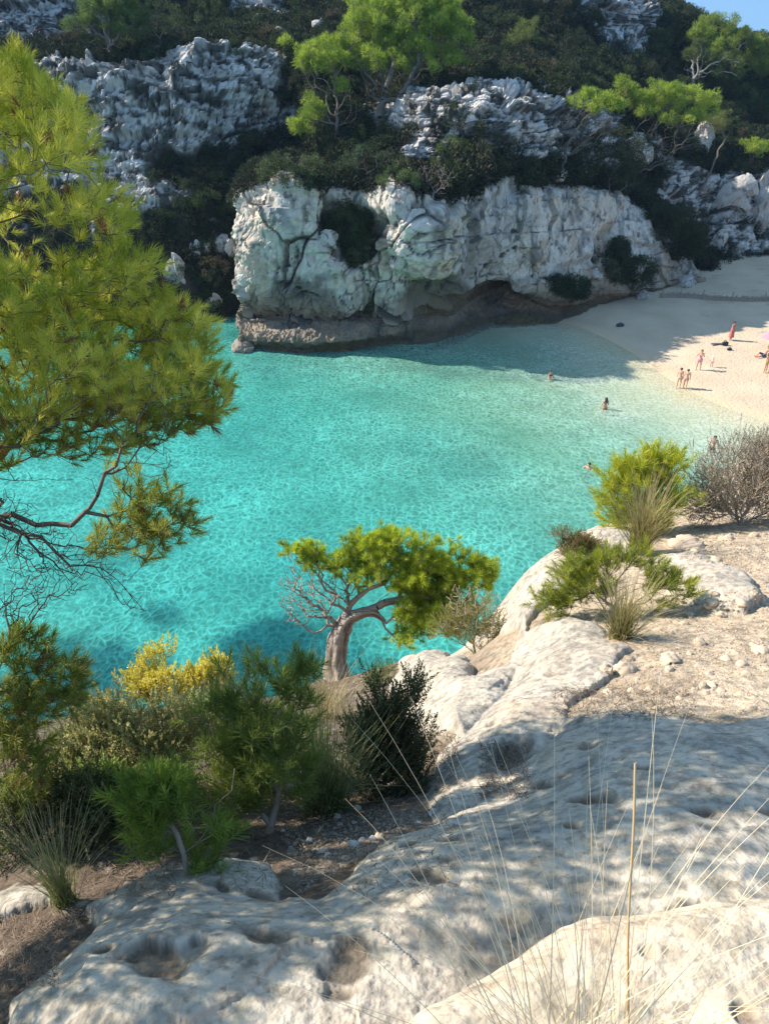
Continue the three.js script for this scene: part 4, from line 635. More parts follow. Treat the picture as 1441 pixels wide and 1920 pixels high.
farTree('bush', 'wide dark bush at the right end of the white cliff', [1270, 490], [[1265, 435, 50, 44], [1300, 450, 30, 30], [1235, 410, 26, 24]], { leaf: farLeaf, mat: farLeafMat, cat: 'bush', c: [[0.03, 0.042, 0.02], [0.055, 0.075, 0.03]], dens: 42, r0: 0.12, s: [0.32, 0.6], nearer: -1.6, upper: -1 });
farTree('bush', 'olive bush overhanging the left corner of the white cliff', [540, 352], [[520, 318, 36, 26], [555, 335, 34, 22], [585, 320, 30, 26], [500, 340, 20, 16]], { leaf: farLeaf, mat: farLeafMat, cat: 'bush', c: [[0.06, 0.085, 0.03], [0.13, 0.16, 0.06]], dens: 13, r0: 0.1, s: [0.25, 0.5] });
farTree('bush', 'rounded blue green bush on the ledge under the tall pine', [690, 340], [[685, 300, 48, 22], [730, 310, 30, 20], [650, 315, 24, 18]], { leaf: farLeaf, mat: farLeafMat, cat: 'bush', c: [[0.045, 0.075, 0.035], [0.09, 0.13, 0.06]], dens: 13, r0: 0.1, s: [0.25, 0.5] });
farTree('bush', 'sunlit green bush above the perched boulder on the cliff rim', [752, 360], [[748, 325, 26, 22], [770, 340, 20, 16], [725, 340, 16, 12]], { leaf: farLeaf, mat: farLeafMat, cat: 'bush', c: [[0.09, 0.14, 0.04], [0.15, 0.20, 0.06]], dens: 15, r0: 0.08, s: [0.22, 0.42] });
farTree('bush', 'bushy green shrub right of the tall pine before the banded rock', [850, 330], [[850, 280, 32, 22], [835, 300, 28, 24], [872, 295, 20, 22]], { leaf: farLeaf, mat: farLeafMat, cat: 'bush', c: [[0.07, 0.11, 0.03], [0.13, 0.18, 0.05]], dens: 13, r0: 0.1, s: [0.25, 0.5] });
farTree('dead_shrub', 'grey leafless shrub on the cliff rim right of the perched boulder', [812, 372], [[815, 340, 1, 1]], { cat: 'shrub', dens: 0, r0: 0.07, dead: [[812, 335, 44, 30], [790, 350, 26, 20]], nDead: 240, bark: [0.35, 0.30, 0.28] });
farTree('bush', 'small green bush growing in the cleft at the foot of the white cliff', [688, 585], [[690, 570, 16, 18]], { leaf: farLeaf, mat: farLeafMat, cat: 'bush', c: [[0.05, 0.08, 0.03], [0.09, 0.13, 0.04]], dens: 30, r0: 0.05, s: [0.2, 0.35], nearer: -1.1, upper: -1 });
farTree('bush', 'dark bush covering the shaded hollow left of the banded rock', [870, 255], [[860, 225, 40, 32], [900, 245, 34, 26]], { leaf: farLeaf, mat: farLeafMat, cat: 'bush', c: [[0.03, 0.045, 0.02], [0.06, 0.08, 0.03]], dens: 11, r0: 0.1, s: [0.3, 0.55] });
farTree('bush', 'dark bush on the white cliff rim right of the leafless grey shrub', [915, 352], [[915, 312, 38, 36], [890, 325, 26, 24]], { leaf: farLeaf, mat: farLeafMat, cat: 'bush', c: [[0.025, 0.036, 0.018], [0.06, 0.08, 0.032]], dens: 11, r0: 0.1, s: [0.3, 0.55], upper: -1 });
farTree('bush', 'dark bush on the cliff rim left of the umbrella pine trunk foot', [968, 348], [[965, 302, 40, 42], [990, 315, 28, 30]], { leaf: farLeaf, mat: farLeafMat, cat: 'bush', c: [[0.025, 0.036, 0.018], [0.06, 0.08, 0.032]], dens: 11, r0: 0.1, s: [0.3, 0.55], upper: -1 });
farTree('bush', 'dark bush at the foot of the slim umbrella pine', [1028, 344], [[1025, 298, 40, 42], [1000, 312, 28, 28]], { leaf: farLeaf, mat: farLeafMat, cat: 'bush', c: [[0.025, 0.036, 0.018], [0.06, 0.08, 0.032]], dens: 11, r0: 0.1, s: [0.3, 0.55], upper: -1 });
farTree('bush', 'dark bush on the cliff rim just right of the umbrella pine trunk', [1085, 346], [[1085, 285, 46, 52], [1110, 300, 36, 36], [1060, 305, 30, 30]], { leaf: farLeaf, mat: farLeafMat, cat: 'bush', c: [[0.025, 0.036, 0.018], [0.06, 0.08, 0.032]], dens: 11, r0: 0.1, s: [0.3, 0.55], upper: -1 });
farTree('bush', 'dark bush under the bare branches of the wide umbrella pine', [1142, 364], [[1140, 295, 48, 56], [1180, 305, 40, 46], [1165, 330, 36, 28]], { leaf: farLeaf, mat: farLeafMat, cat: 'bush', c: [[0.025, 0.036, 0.018], [0.06, 0.08, 0.032]], dens: 11, r0: 0.1, s: [0.3, 0.55], upper: -1 });
// ---------------------------------------------------------------- the near side's plants
reseed(202);
const needleMat = leafMat(1, 1, 1, 0.55, 0.75), sprigMat = leafMat(1, 1, 1, 0.6, 0.8);
{ // the big pine at the left, its trunk outside the frame
  const outline = [[-620, -260], [-60, -260], [-10, 40], [20, 70], [70, 150], [150, 205], [195, 270], [205, 340], [250, 395], [245, 470], [300, 500], [310, 555], [375, 600], [412, 645], [410, 700], [428, 755], [385, 800], [300, 835], [180, 850], [60, 865], [-20, 900], [-200, 900], [-500, 800], [-620, 500]];
  const inside = (x, y) => { let c = false; for (let i = 0, j = outline.length - 1; i < outline.length; j = i++) { const [a, b] = outline[i], [d, e] = outline[j]; if ((b > y) !== (e > y) && x < (d - a) * (y - b) / (e - b) + a) c = !c; } return c; };
  const edge = (x, y) => { let m = 1e9; for (let i = 0, j = outline.length - 1; i < outline.length; j = i++) { const [a, b] = outline[i], [d, e] = outline[j], t = clamp(((x - a) * (d - a) + (y - b) * (e - b)) / ((d - a) ** 2 + (e - b) ** 2)); m = Math.min(m, Math.hypot(x - a - t * (d - a), y - b - t * (e - b))); } return m; };
  const T = [];
  const crown = (n, x0, x1) => { let k = 0; while (k < n) { const x = rr(x0, x1), y = rr(-260, 900); if (!inside(x, y) || (x < -60 && y > 560 && rnd() < 0.6)) continue; const thick = Math.sqrt(clamp(edge(x, y) / 220)), c = (x < -60 ? 3.5 : 4.0) + 0.4 * noise(x * 0.004, y * 0.004, 1), dd = c + rr(-1, 1) * (0.2 + 0.6 * thick); const hole = noise(x * 0.006, y * 0.008, dd * 1.1 + 20) + 0.5 * noise(x * 0.02, y * 0.02, dd * 3); if (hole < -0.02) continue; T.push({ p: at(x, y, Math.max(2.95, dd)), t: 1 }); k++; } };
  crown(2000, -60, 430); crown(2000, -620, -60);
  for (const [x, y, rx, ry, n] of [[40, 1215, 60, 26, 60], [90, 1290, 80, 50, 120], [20, 1340, 60, 60, 110], [40, 1440, 60, 60, 110], [330, 640, 80, 60, 170], [250, 700, 120, 70, 260], [100, 730, 130, 80, 330], [385, 735, 45, 50, 70], [320, 785, 80, 34, 90], [150, 810, 150, 40, 220], [120, 620, 120, 60, 160]]) for (const t of inLobes([[x, y, rx, ry]], y < 900 ? 4.35 : 3.7, n)) T.push(t);      // the low branch
  for (const t of inLobes([[255, 940, 70, 26], [285, 985, 60, 34], [220, 1010, 60, 30], [300, 1030, 46, 22], [215, 900, 50, 14]], 3.9, 190, { hollow: 0, groups: 4, gr: 0.06 })) T.push(t);   // the sprig over the water
  for (const t of inLobes([[70, 1030, 80, 50], [110, 1075, 70, 46], [30, 950, 60, 60], [40, 1130, 60, 40]], 3.8, 900, { hollow: 0 })) T.push({ ...t, t: 2 });           // bare twigs
  for (let i = 0; i < 90; i++) { const f = rnd(); T.push({ p: at(lerp(150, 265, f) + rr(-20, 20), lerp(1030, 1150, f * f) + rr(-6, 30), 3.85 + rr(-0.12, 0.12)), t: 2 }); }
  for (let i = 0; i < 260; i++) T.push({ p: at(rr(-60, 330), rr(760, 905) - 0, 3.9 + rr(-0.35, 0.35)), t: 2 });
  // foliage added out of view at the left, set along the sun to dapple the slab with shade
  for (let i = 0, k = 0; i < 60000 && k < 3600; i++) { const ax = rnd() < 0.45 ? rr(-1.6, 0.9) : rr(-1.6, 2.7), a = V(ax, 19.15, ax < 0.0 ? rr(-2.5, -0.9) : rr(ax < 1.2 ? (rnd() < 0.5 ? -2.6 : -5.4) : -4.3, -1.25)), x = -1.95 - rr(0, 0.9), p = a.addScaledVector(SUN, (a.x - x) / -SUN.x), q = project(p); if (q[0] > -30 || q[2] < 1.2 || p.y < 19.3 || noise(p.x * 2.2, p.y * 2.2, p.z * 2.2) < -0.27) continue; T.push({ p, t: 1 }); k++; }
  // tufts along the sun ray to the sprig are cut away so that it is lit
  const sprigAt = at(255, 980, 3.9), toRay = (p) => { const d = p.clone().sub(sprigAt), t = d.dot(SUN); return t > 0.3 ? d.addScaledVector(SUN, -t).length() : 9; };
  for (let i = T.length - 1; i >= 0; i--) if (toRay(T[i].p) < 0.3) T.splice(i, 1);
  const L = (...p) => p.map(([x, y, d]) => at(x, y, d));
  const root = [L([-640, 1560, 4.6], [-560, 1200, 4.4], [-500, 900, 4.2], [-470, 500, 4.1], [-440, 150, 4.0], [-420, -150, 4]),
    L([-520, 980, 4.2], [-250, 985, 4.1], [0, 972, 3.9], [70, 985, 3.88], [135, 985, 3.9], [160, 960, 3.9], [200, 968, 3.9], [240, 955, 3.95]),
    L([-40, 975, 3.9], [40, 1000, 3.85], [110, 1040, 3.85], [190, 1065, 3.85], [240, 1110, 3.85], [268, 1142, 3.85]),
    L([-480, 700, 4.1], [-200, 690, 4.1], [50, 650, 4.1], [200, 640, 4.1], [330, 650, 4.1]), L([-470, 600, 4.1], [-250, 520, 4.2], [-50, 430, 4.3], [100, 380, 4.3]), L([-480, 780, 4], [-200, 800, 3.9], [50, 760, 3.8], [250, 750, 3.8], [360, 760, 3.8]),
    L([-460, 350, 4.1], [-250, 250, 4.1], [-80, 180, 4.1], [40, 170, 4.1]), L([-540, 1120, 4.3], [-300, 1250, 4], [-60, 1290, 3.75], [60, 1300, 3.7]), L([-90, 1290, 3.75], [0, 1380, 3.7], [50, 1440, 3.7])];
  plant('pine_tree', 'large pine at the left edge with sunlit yellow green needles and bare twigs', 'tree', { root, targets: T, g: { step: 0.09, bf: 0.22, jit: 0.3, sag: 0.03 }, wood: { r0: 0.068, rmin: 0.0018, ex: 0.5, bark: [0.20, 0.16, 0.13], twig: [0.17, 0.13, 0.105] },
    leaf: needleTuft(34, 0.078, 0.0050, 0.10, 0.85, 0.85), mat: needleMat, leafName: 'needles', woodName: 'branches', tips: { up: 0.55, mess: 0.35, s: [0.7, 1.2], along: 0.10, thin: 1.5, c: (p) => { const v = clamp(0.5 + noise(p.x * 2.5, p.y * 2.5, p.z * 2.5) + rr(-0.5, 0.5)), low = sstep(-0.9, 0.2, p.y - 20.6); if (rnd() < 0.05) return [0.26, 0.15, 0.06]; return mix3(mix3([0.22, 0.28, 0.04], [0.40, 0.40, 0.08], v), mix3([0.40, 0.46, 0.05], [0.80, 0.76, 0.15], v), low); } } });  // needle colour also carries light: sunlit upper crown tinted brighter, shaded lower tufts darker
}
const bush = (name, label, cat, base, lobes, o) => {
  const b = o.at ?? ground(...base); b.y -= 0.03; const depth = project(b)[2] + (o.nearer ?? 0);
  const root = o.root ? o.root.map((r) => r.map(([x, y, d = 0]) => at(x, y, depth + d))) : [[b, ...(o.stem ?? [[base[0], base[1] - 25]]).map(([x, y]) => at(x, y, depth))]];
  if (o.root) root[0].unshift(b);
  const T = inLobes(lobes, depth, o.n, { hollow: o.hollow ?? 0.15, upper: o.upper, rz: o.rz, groups: o.groups, gr: o.gr, clump: o.clump ?? 1, cs: o.cs ?? 14 / Math.max(2, depth) }), D = o.dead ? inLobes(o.dead, depth, o.nDead, { hollow: 0.1 }).map((t) => ({ ...t, t: 2 })) : [];
  return plant(name, label, cat, { root, targets: [...T, ...D], g: { step: o.step ?? 0.1, bf: o.bf ?? 0.3, jit: o.jit ?? 0.3 }, wood: { r0: o.r0 ?? 0.02, rmin: o.rmin ?? 0.003, ex: o.ex ?? 0.45, bark: o.bark ?? [0.26, 0.21, 0.17], twig: o.twig ?? [0.27, 0.22, 0.17] }, leaf: o.leaf, mat: o.mat ?? sprigMat, leafName: o.leafName ?? 'foliage', woodName: o.woodName ?? 'branches', tips: { up: o.up ?? 0.5, mess: o.mess ?? 0.4, s: o.s ?? [0.8, 1.2], along: o.along ?? 0, thin: o.thin ?? 1.5, c: o.c } });
};
const sprig = leafSprig(16, 0.10, 0.035, 0.014), tinySprig = leafSprig(26, 0.14, 0.018, 0.008), longNeedle = needleTuft(36, 0.10, 0.0055, 0.12, 0.95, 0.9), shortNeedle = needleTuft(44, 0.11, 0.009, 0.2, 1.25);
// the twisted tree over the water
{
  const t = bush('twisted_tree', 'gnarled tree with thick bent trunk and bright green wind swept crown over the water', 'tree', [632, 1270],
    [[560, 1045, 36, 12], [610, 1040, 46, 18], [690, 1035, 50, 24], [760, 1025, 60, 24], [740, 1070, 80, 30], [660, 1075, 44, 22], [800, 1080, 60, 40], [860, 1065, 46, 34], [780, 1130, 50, 40], [840, 1120, 50, 40], [770, 1175, 40, 28], [895, 1080, 26, 26], [820, 1165, 40, 26]],
    { n: 1900, groups: 9, gr: 0.16, clump: 0.1, cs: 2.6, leaf: shortNeedle, mat: needleMat, s: [0.9, 1.5], up: 0.7, mess: 0.5, c: (p) => { const v = clamp(0.5 + 0.9 * noise(p.x * 2.5, p.y * 2.5, p.z * 2.5) + rr(-0.3, 0.3)); return mix3([0.26, 0.35, 0.02], [0.58, 0.66, 0.05], v); }, r0: 0.10, rmin: 0.006, ex: 0.5, step: 0.14, bf: 0.2, hollow: 0.2, bark: [0.33, 0.28, 0.24], twig: [0.34, 0.28, 0.23], along: 0.05,
      root: [[[628, 1240], [632, 1210], [640, 1180], [650, 1160], [680, 1145], [720, 1130]], [[640, 1175], [615, 1172], [590, 1188], [560, 1165], [535, 1140]], [[655, 1152], [690, 1140], [730, 1112]], [[690, 1140], [715, 1160], [735, 1190]], [[650, 1155], [670, 1120], [720, 1095]], [[720, 1130], [790, 1120], [850, 1110]], [[590, 1188], [575, 1175]]],
      dead: [[545, 1110, 28, 40], [570, 1080, 40, 36], [600, 1120, 46, 40], [560, 1150, 36, 20], [640, 1105, 40, 30]], nDead: 620 });
  // the trunk itself: a swept, fluted, twisted column
  const b = ground(632, 1270), depth = project(b)[2], pts = [[634, 1285], [631, 1262], [629, 1235], [633, 1205], [640, 1182], [650, 1163], [672, 1152], [700, 1150], [722, 1165]].map(([x, y], i) => at(x, y, depth - (i ? 0 : 0.05))), rad = [0.25, 0.19, 0.165, 0.155, 0.145, 0.12, 0.085, 0.055, 0.03];
  const curve = new THREE.CatmullRomCurve3(pts), n = 90, s = 40, P = [], C = [], I = [], fr = curve.computeFrenetFrames(n);
  for (let i = 0; i <= n; i++) { const f = i / n, p = curve.getPoint(f), k = f * 8, r = lerp(rad[Math.floor(k)], rad[Math.min(8, Math.floor(k) + 1)], k % 1); const T0 = curve.getTangent(f), U0 = V(0, 0, 1).cross(T0).normalize(), W0 = T0.clone().cross(U0);
    for (let q = 0; q < s; q++) { const a = q / s * 6.2832, e = 0.16 * Math.cos(3 * a + f * 5) + 0.09 * Math.cos(7 * a + f * 8) + 0.25 * noise(Math.cos(a) * 2, f * 9, Math.sin(a) * 2) + 0.12 * ridged(Math.cos(a) * 5, f * 7, Math.sin(a) * 5, 3), R = r * (0.86 + e); P.push(p.x + (U0.x * Math.cos(a) + W0.x * Math.sin(a)) * R, p.y + (U0.y * Math.cos(a) + W0.y * Math.sin(a)) * R, p.z + (U0.z * Math.cos(a) + W0.z * Math.sin(a)) * R); const v = clamp(0.5 + 2 * e + 0.4 * noise(a * 3, f * 30, 4)); C.push(...mix3([0.07, 0.056, 0.048], [0.34, 0.28, 0.235], v)); } }
  for (let i = 0; i < n; i++) for (let q = 0; q < s; q++) { const q1 = (q + 1) % s; I.push(i * s + q, i * s + q1, (i + 1) * s + q1, i * s + q, (i + 1) * s + q1, (i + 1) * s + q); }
  mesh('trunk', geom(P, I, C), barkMat, t);
}
bush('pine_sapling', 'bright yellow green young pine on the cliff edge left of the grey dry bush', 'pine', [1195, 1005], [[1210, 875, 44, 30], [1250, 880, 34, 28], [1172, 892, 28, 24], [1160, 940, 34, 28], [1210, 930, 56, 36], [1260, 930, 30, 34], [1185, 980, 40, 24], [1152, 985, 22, 18], [1235, 970, 34, 26]],
  { n: 560, groups: 6, gr: 0.17, clump: 0.3, cs: 2, leaf: longNeedle, mat: needleMat, s: [1.3, 2.2], up: 0.7, c: [[0.36, 0.42, 0.02], [0.62, 0.62, 0.05]], r0: 0.04, rmin: 0.005, stem: [[1198, 970], [1202, 930]], step: 0.16, hollow: 0.2 });
bush('dry_bush', 'large grey brown leafless bush at the right edge above the path', 'bush', [1390, 985], [[1390, 900, 90, 80], [1345, 930, 60, 50], [1430, 870, 50, 66], [1480, 900, 80, 80], [1330, 960, 50, 28]],
  { n: 4200, clump: 0.1, leaf: tinySprig, s: [0.7, 1.3], c: [[0.26, 0.22, 0.15], [0.42, 0.36, 0.26]], r0: 0.035, rmin: 0.0055, ex: 0.42, bark: [0.30, 0.25, 0.21], twig: [0.42, 0.36, 0.31], step: 0.14, jit: 0.5, hollow: 0.1, up: 0.6, bf: 0.45, root: [[[1390, 970]], [[1390, 972], [1350, 930]], [[1392, 972], [1430, 920]], [[1390, 970], [1385, 910]]] });
bush('small_pine', 'low sprawling pine shrub with yellow green tips beside the tussock on the path', 'pine', [1150, 1160], [[1090, 1065, 40, 20], [1150, 1055, 50, 16], [1200, 1050, 30, 12], [1060, 1095, 40, 26], [1040, 1140, 40, 28], [1230, 1090, 40, 20], [1270, 1100, 30, 18], [1110, 1100, 50, 30], [1030, 1110, 24, 20], [1250, 1130, 40, 14, 0, 0.6]],
  { n: 680, groups: 5, gr: 0.10, clump: 0.3, leaf: longNeedle, mat: needleMat, s: [0.7, 1.2], up: 0.7, c: (p) => mix3([0.20, 0.27, 0.03], [0.52, 0.52, 0.05], clamp(rnd() * 0.8 + 0.3 * noise(p.x * 3, p.y * 3, p.z * 3))), r0: 0.022, rmin: 0.003, root: [[[1150, 1140]], [[1150, 1142], [1100, 1100], [1050, 1085]], [[1150, 1142], [1210, 1115], [1265, 1105]], [[1150, 1140], [1155, 1090]], [[1150, 1150], [1090, 1140], [1040, 1140]]], bark: [0.32, 0.26, 0.21], dead: [[1150, 1110, 80, 30]], nDead: 120 });
bush('dry_shrub', 'thin straw coloured shrub with green tips between the twisted tree and the rock ridge', 'shrub', [890, 1220], [[860, 1180, 44, 24], [910, 1160, 40, 34], [830, 1200, 26, 14], [945, 1180, 24, 22], [890, 1200, 60, 16]],
  { n: 480, leaf: tinySprig, s: [0.8, 1.5], c: [[0.26, 0.27, 0.06], [0.42, 0.36, 0.16]], r0: 0.016, rmin: 0.004, bark: [0.36, 0.29, 0.22], twig: [0.40, 0.33, 0.25], dead: [[900, 1150, 60, 44], [870, 1130, 40, 36]], nDead: 320, jit: 0.5 });
bush('cushion_shrub', 'brownish green cushion shrub on the cliff edge corner', 'shrub', [1065, 1035], [[1060, 1016, 34, 18], [1090, 998, 26, 16], [1040, 1034, 24, 14], [1075, 1032, 32, 16], [1105, 1012, 26, 14]], { n: 1000, clump: 0.2, leaf: tinySprig, s: [0.7, 1.1], c: [[0.16, 0.15, 0.03], [0.28, 0.22, 0.07]], r0: 0.012, rmin: 0.003 });
bush('flowering_shrub', 'yellow tipped round shrub on the cliff edge at the left with bare grey stems', 'shrub', [335, 1345], [[320, 1245, 60, 22], [380, 1255, 44, 24], [275, 1280, 34, 24], [400, 1280, 26, 24], [300, 1295, 40, 18], [340, 1275, 70, 22]],
  { n: 900, clump: 0.4, leaf: sprig, s: [0.9, 1.5], up: 0.9, c: [[0.58, 0.52, 0.08], [0.82, 0.74, 0.16]], r0: 0.02, rmin: 0.004, bark: [0.30, 0.26, 0.22], twig: [0.36, 0.32, 0.27], hollow: 0.35, upper: -0.5, dead: [[330, 1310, 80, 30]], nDead: 300, jit: 0.45 });
bush('olive_shrub', 'dense grey olive shrub under the yellow one at the left', 'shrub', [260, 1520], [[230, 1400, 80, 50], [300, 1370, 70, 40], [180, 1450, 70, 50], [280, 1450, 80, 50], [130, 1420, 50, 50], [210, 1350, 40, 24], [380, 1390, 50, 40]],
  { n: 1500, leaf: tinySprig, s: [0.8, 1.5], c: [[0.28, 0.30, 0.10], [0.60, 0.55, 0.26]], r0: 0.025, rmin: 0.003, twig: [0.30, 0.26, 0.2], jit: 0.4, hollow: 0.1 });
bush('pine_sapling', 'dark long needled pine sapling in the middle of the scrub', 'pine', [500, 1560], [[500, 1290, 40, 30], [545, 1280, 34, 30], [450, 1310, 36, 32], [480, 1350, 70, 40], [540, 1360, 50, 40], [430, 1400, 50, 40], [500, 1430, 70, 40], [470, 1470, 60, 36], [560, 1300, 22, 34], [575, 1270, 14, 22], [480, 1255, 14, 24], [430, 1270, 16, 24], [540, 1450, 60, 40], [440, 1510, 50, 34], [520, 1510, 60, 30], [390, 1340, 30, 24]],
  { n: 430, groups: 5, gr: 0.07, clump: 0.8, cs: 2.6, leaf: longNeedle, mat: needleMat, s: [0.7, 1.2], up: 0.9, c: [[0.15, 0.23, 0.04], [0.36, 0.42, 0.09]], r0: 0.022, rmin: 0.003, stem: [[520, 1500], [500, 1440], [495, 1370]], bark: [0.42, 0.36, 0.3] });
bush('pine_sapling', 'small fresh green pine sapling with curved pale stem at the edge of the slab', 'pine', [350, 1640], [[300, 1500, 44, 30], [340, 1545, 50, 30], [290, 1560, 36, 26], [390, 1560, 34, 26], [330, 1600, 44, 22], [250, 1490, 26, 20], [355, 1625, 44, 16], [300, 1600, 40, 22], [385, 1595, 50, 26]],
  { n: 230, groups: 4, gr: 0.05, leaf: longNeedle, mat: needleMat, s: [0.65, 1.0], up: 0.9, c: [[0.15, 0.25, 0.03], [0.32, 0.42, 0.06]], r0: 0.014, rmin: 0.0025, root: [[[345, 1600], [330, 1560], [310, 1520]], [[345, 1600], [400, 1540], [440, 1440]]], bark: [0.45, 0.40, 0.34] });
bush('heather_bush', 'dark upright heather bush right of the tussock in the scrub', 'bush', [700, 1490], [[690, 1340, 40, 40], [740, 1350, 40, 40], [690, 1390, 40, 40], [730, 1410, 60, 50], [690, 1300, 22, 26], [775, 1300, 14, 34], [780, 1390, 28, 30], [730, 1460, 70, 34]],
  { n: 1200, leaf: tinySprig, s: [0.8, 1.4], up: 1.4, mess: 0.25, c: [[0.05, 0.07, 0.025], [0.13, 0.15, 0.055]], r0: 0.02, rmin: 0.003, bark: [0.13, 0.10, 0.08], twig: [0.12, 0.095, 0.075] });
bush('green_shrub', 'low bright green shrub at the foot of the twisted trunk', 'shrub', [715, 1285], [[715, 1268, 22, 14], [700, 1276, 14, 10]], { n: 160, leaf: tinySprig, s: [0.8, 1.4], c: [[0.10, 0.15, 0.03], [0.18, 0.24, 0.05]], r0: 0.01 });
bush('dark_shrub', 'dark leafy shrub in the shade at the left edge behind the tussock', 'shrub', [60, 1600], [[40, 1520, 70, 60], [110, 1540, 60, 50], [150, 1500, 50, 40], [0, 1580, 50, 50], [190, 1540, 40, 40]], { n: 900, leaf: tinySprig, s: [0.8, 1.3], c: [[0.08, 0.10, 0.035], [0.22, 0.24, 0.08]], r0: 0.02, jit: 0.4 });
bush('olive_shrub', 'low grey green shrub filling the gap between the yellow shrub and the dark sapling', 'shrub', [430, 1480], [[400, 1360, 50, 34], [440, 1400, 60, 40], [390, 1440, 70, 40], [460, 1460, 60, 40], [350, 1420, 40, 34], [560, 1420, 50, 40]], { n: 1100, leaf: tinySprig, s: [0.8, 1.4], c: [[0.24, 0.28, 0.09], [0.52, 0.50, 0.22]], r0: 0.02, hollow: 0.05, jit: 0.4 });
bush('broad_leaf_shrub', 'fresh green broad leaved shrub left of the small sapling', 'shrub', [200, 1570], [[190, 1480, 50, 30], [240, 1520, 50, 40], [180, 1530, 50, 34], [260, 1560, 36, 26], [330, 1480, 36, 26], [140, 1480, 40, 30]], { n: 620, leaf: sprig, s: [0.6, 1.0], c: [[0.16, 0.25, 0.05], [0.36, 0.44, 0.10]], r0: 0.018, hollow: 0.05, jit: 0.4 });
bush('olive_shrub', 'pale olive shrub at the far left on the cliff edge', 'shrub', [110, 1400], [[100, 1370, 60, 26], [170, 1360, 50, 22], [60, 1390, 40, 24], [140, 1395, 60, 20]], { n: 620, leaf: tinySprig, s: [0.9, 1.5], c: [[0.28, 0.30, 0.10], [0.54, 0.50, 0.22]], r0: 0.018, hollow: 0.05, jit: 0.4 });
// grasses
function blades(n, o) { const P = [], C = [], I = [], side = V(0, 0, 0), seg = o.seg ?? 6;
  for (let i = 0; i < n; i++) { const th = rr(0, 6.283), a0 = rr(0, o.spread), L = rr(o.len[0], o.len[1]), w = rr(o.w[0], o.w[1]), bend = rr(o.bend[0], o.bend[1]), b = rr(0, o.foot), bt = rr(0, 6.28), c = mix3(o.c[0], o.c[1], rnd()); let x = Math.cos(bt) * b, z = Math.sin(bt) * b, y = -0.02, a = a0; side.set(-Math.sin(th + 0.6 * rr(-1, 1)), rr(-0.3, 0.3), Math.cos(th)).normalize(); const at0 = P.length / 3, h = L / seg, tw = rr(-0.25, 0.25);
    for (let k = 0; k <= seg; k++) { const f = k / seg, ww = w * (1 - 0.85 * f); P.push(x - side.x * ww / 2, y - side.y * ww / 2, z - side.z * ww / 2, x + side.x * ww / 2, y + side.y * ww / 2, z + side.z * ww / 2); const cc = mix3(c, o.tip ?? c, f * f); C.push(...cc, ...cc); x += Math.sin(a) * Math.cos(th + tw * f) * h; y += Math.cos(a) * h; z += Math.sin(a) * Math.sin(th + tw * f) * h; a += bend / seg * (0.4 + 1.2 * f); if (k < seg) { const q = at0 + k * 2; I.push(q, q + 1, q + 3, q, q + 3, q + 2); } } }
  return geom(P, I, C); }
const grassMat = new THREE.MeshPhysicalMaterial({ vertexColors: true, roughness: 0.75, transmission: 0.35, thickness: 0, side: THREE.DoubleSide, specularIntensity: 0.5 }); grassMat.name = 'grass';
function tussock(label, base, n, o, cat = 'grass') { const b = ground(...base); if (o.sink) b.y -= o.sink; const t = thing(o.name ?? 'grass_tussock', label, cat, null, b); mesh('blades', blades(n, o), grassMat, t).userData.kind = 'stuff'; return t; }
tussock('green grass tussock at the left edge in front of the dark shrub', [125, 1690], 230, { len: [0.25, 0.62], w: [0.003, 0.006], spread: 0.45, bend: [0.1, 0.9], foot: 0.05, c: [[0.16, 0.21, 0.05], [0.30, 0.33, 0.12]], tip: [0.50, 0.42, 0.24] });
tussock('dark green dense tussock between the pine sapling and the heather', [612, 1515], 760, { len: [0.35, 0.85], w: [0.004, 0.007], spread: 0.6, bend: [0.1, 0.7], foot: 0.14, c: [[0.08, 0.14, 0.04], [0.20, 0.27, 0.08]], tip: [0.34, 0.34, 0.16] });
tussock('green and straw tussock standing on the sunlit path before the low pine shrub', [1160, 1195], 420, { len: [0.35, 0.85], w: [0.006, 0.011], spread: 0.75, bend: [0.1, 0.9], foot: 0.1, c: [[0.20, 0.24, 0.05], [0.42, 0.35, 0.18]], tip: [0.48, 0.38, 0.22] });
tussock('olive tussock in front of the bright young pine', [1195, 1025], 320, { len: [0.6, 1.3], w: [0.009, 0.016], spread: 0.7, bend: [0.1, 0.8], foot: 0.14, c: [[0.22, 0.22, 0.05], [0.38, 0.32, 0.14]], tip: [0.45, 0.37, 0.2] });
tussock('pale dry grass on the edge behind the scrub near the twisted trunk', [610, 1345], 300, { len: [0.35, 0.8], w: [0.004, 0.008], spread: 0.6, bend: [0.1, 0.6], foot: 0.35, c: [[0.42, 0.36, 0.17], [0.55, 0.46, 0.26]] });
tussock('dry straw grass below the yellow shrub', [430, 1350], 260, { len: [0.3, 0.7], w: [0.004, 0.008], spread: 0.6, bend: [0.1, 0.6], foot: 0.35, c: [[0.40, 0.34, 0.18], [0.52, 0.44, 0.27]] });
tussock('dry stems rising through the olive shrubs at the left', [225, 1490], 260, { len: [0.35, 0.8], w: [0.003, 0.006], spread: 0.4, bend: [0.1, 0.5], foot: 0.4, c: [[0.42, 0.36, 0.18], [0.60, 0.52, 0.32]] });
tussock('straw stems between the broad leaved shrub and the olive shrubs', [330, 1500], 200, { len: [0.3, 0.7], w: [0.003, 0.006], spread: 0.5, bend: [0.1, 0.6], foot: 0.35, c: [[0.40, 0.36, 0.16], [0.56, 0.48, 0.28]] });
tussock('green and yellow grass at the left below the pale olive shrub', [150, 1540], 260, { len: [0.25, 0.6], w: [0.003, 0.006], spread: 0.5, bend: [0.1, 0.7], foot: 0.35, c: [[0.24, 0.30, 0.07], [0.48, 0.44, 0.2]] });
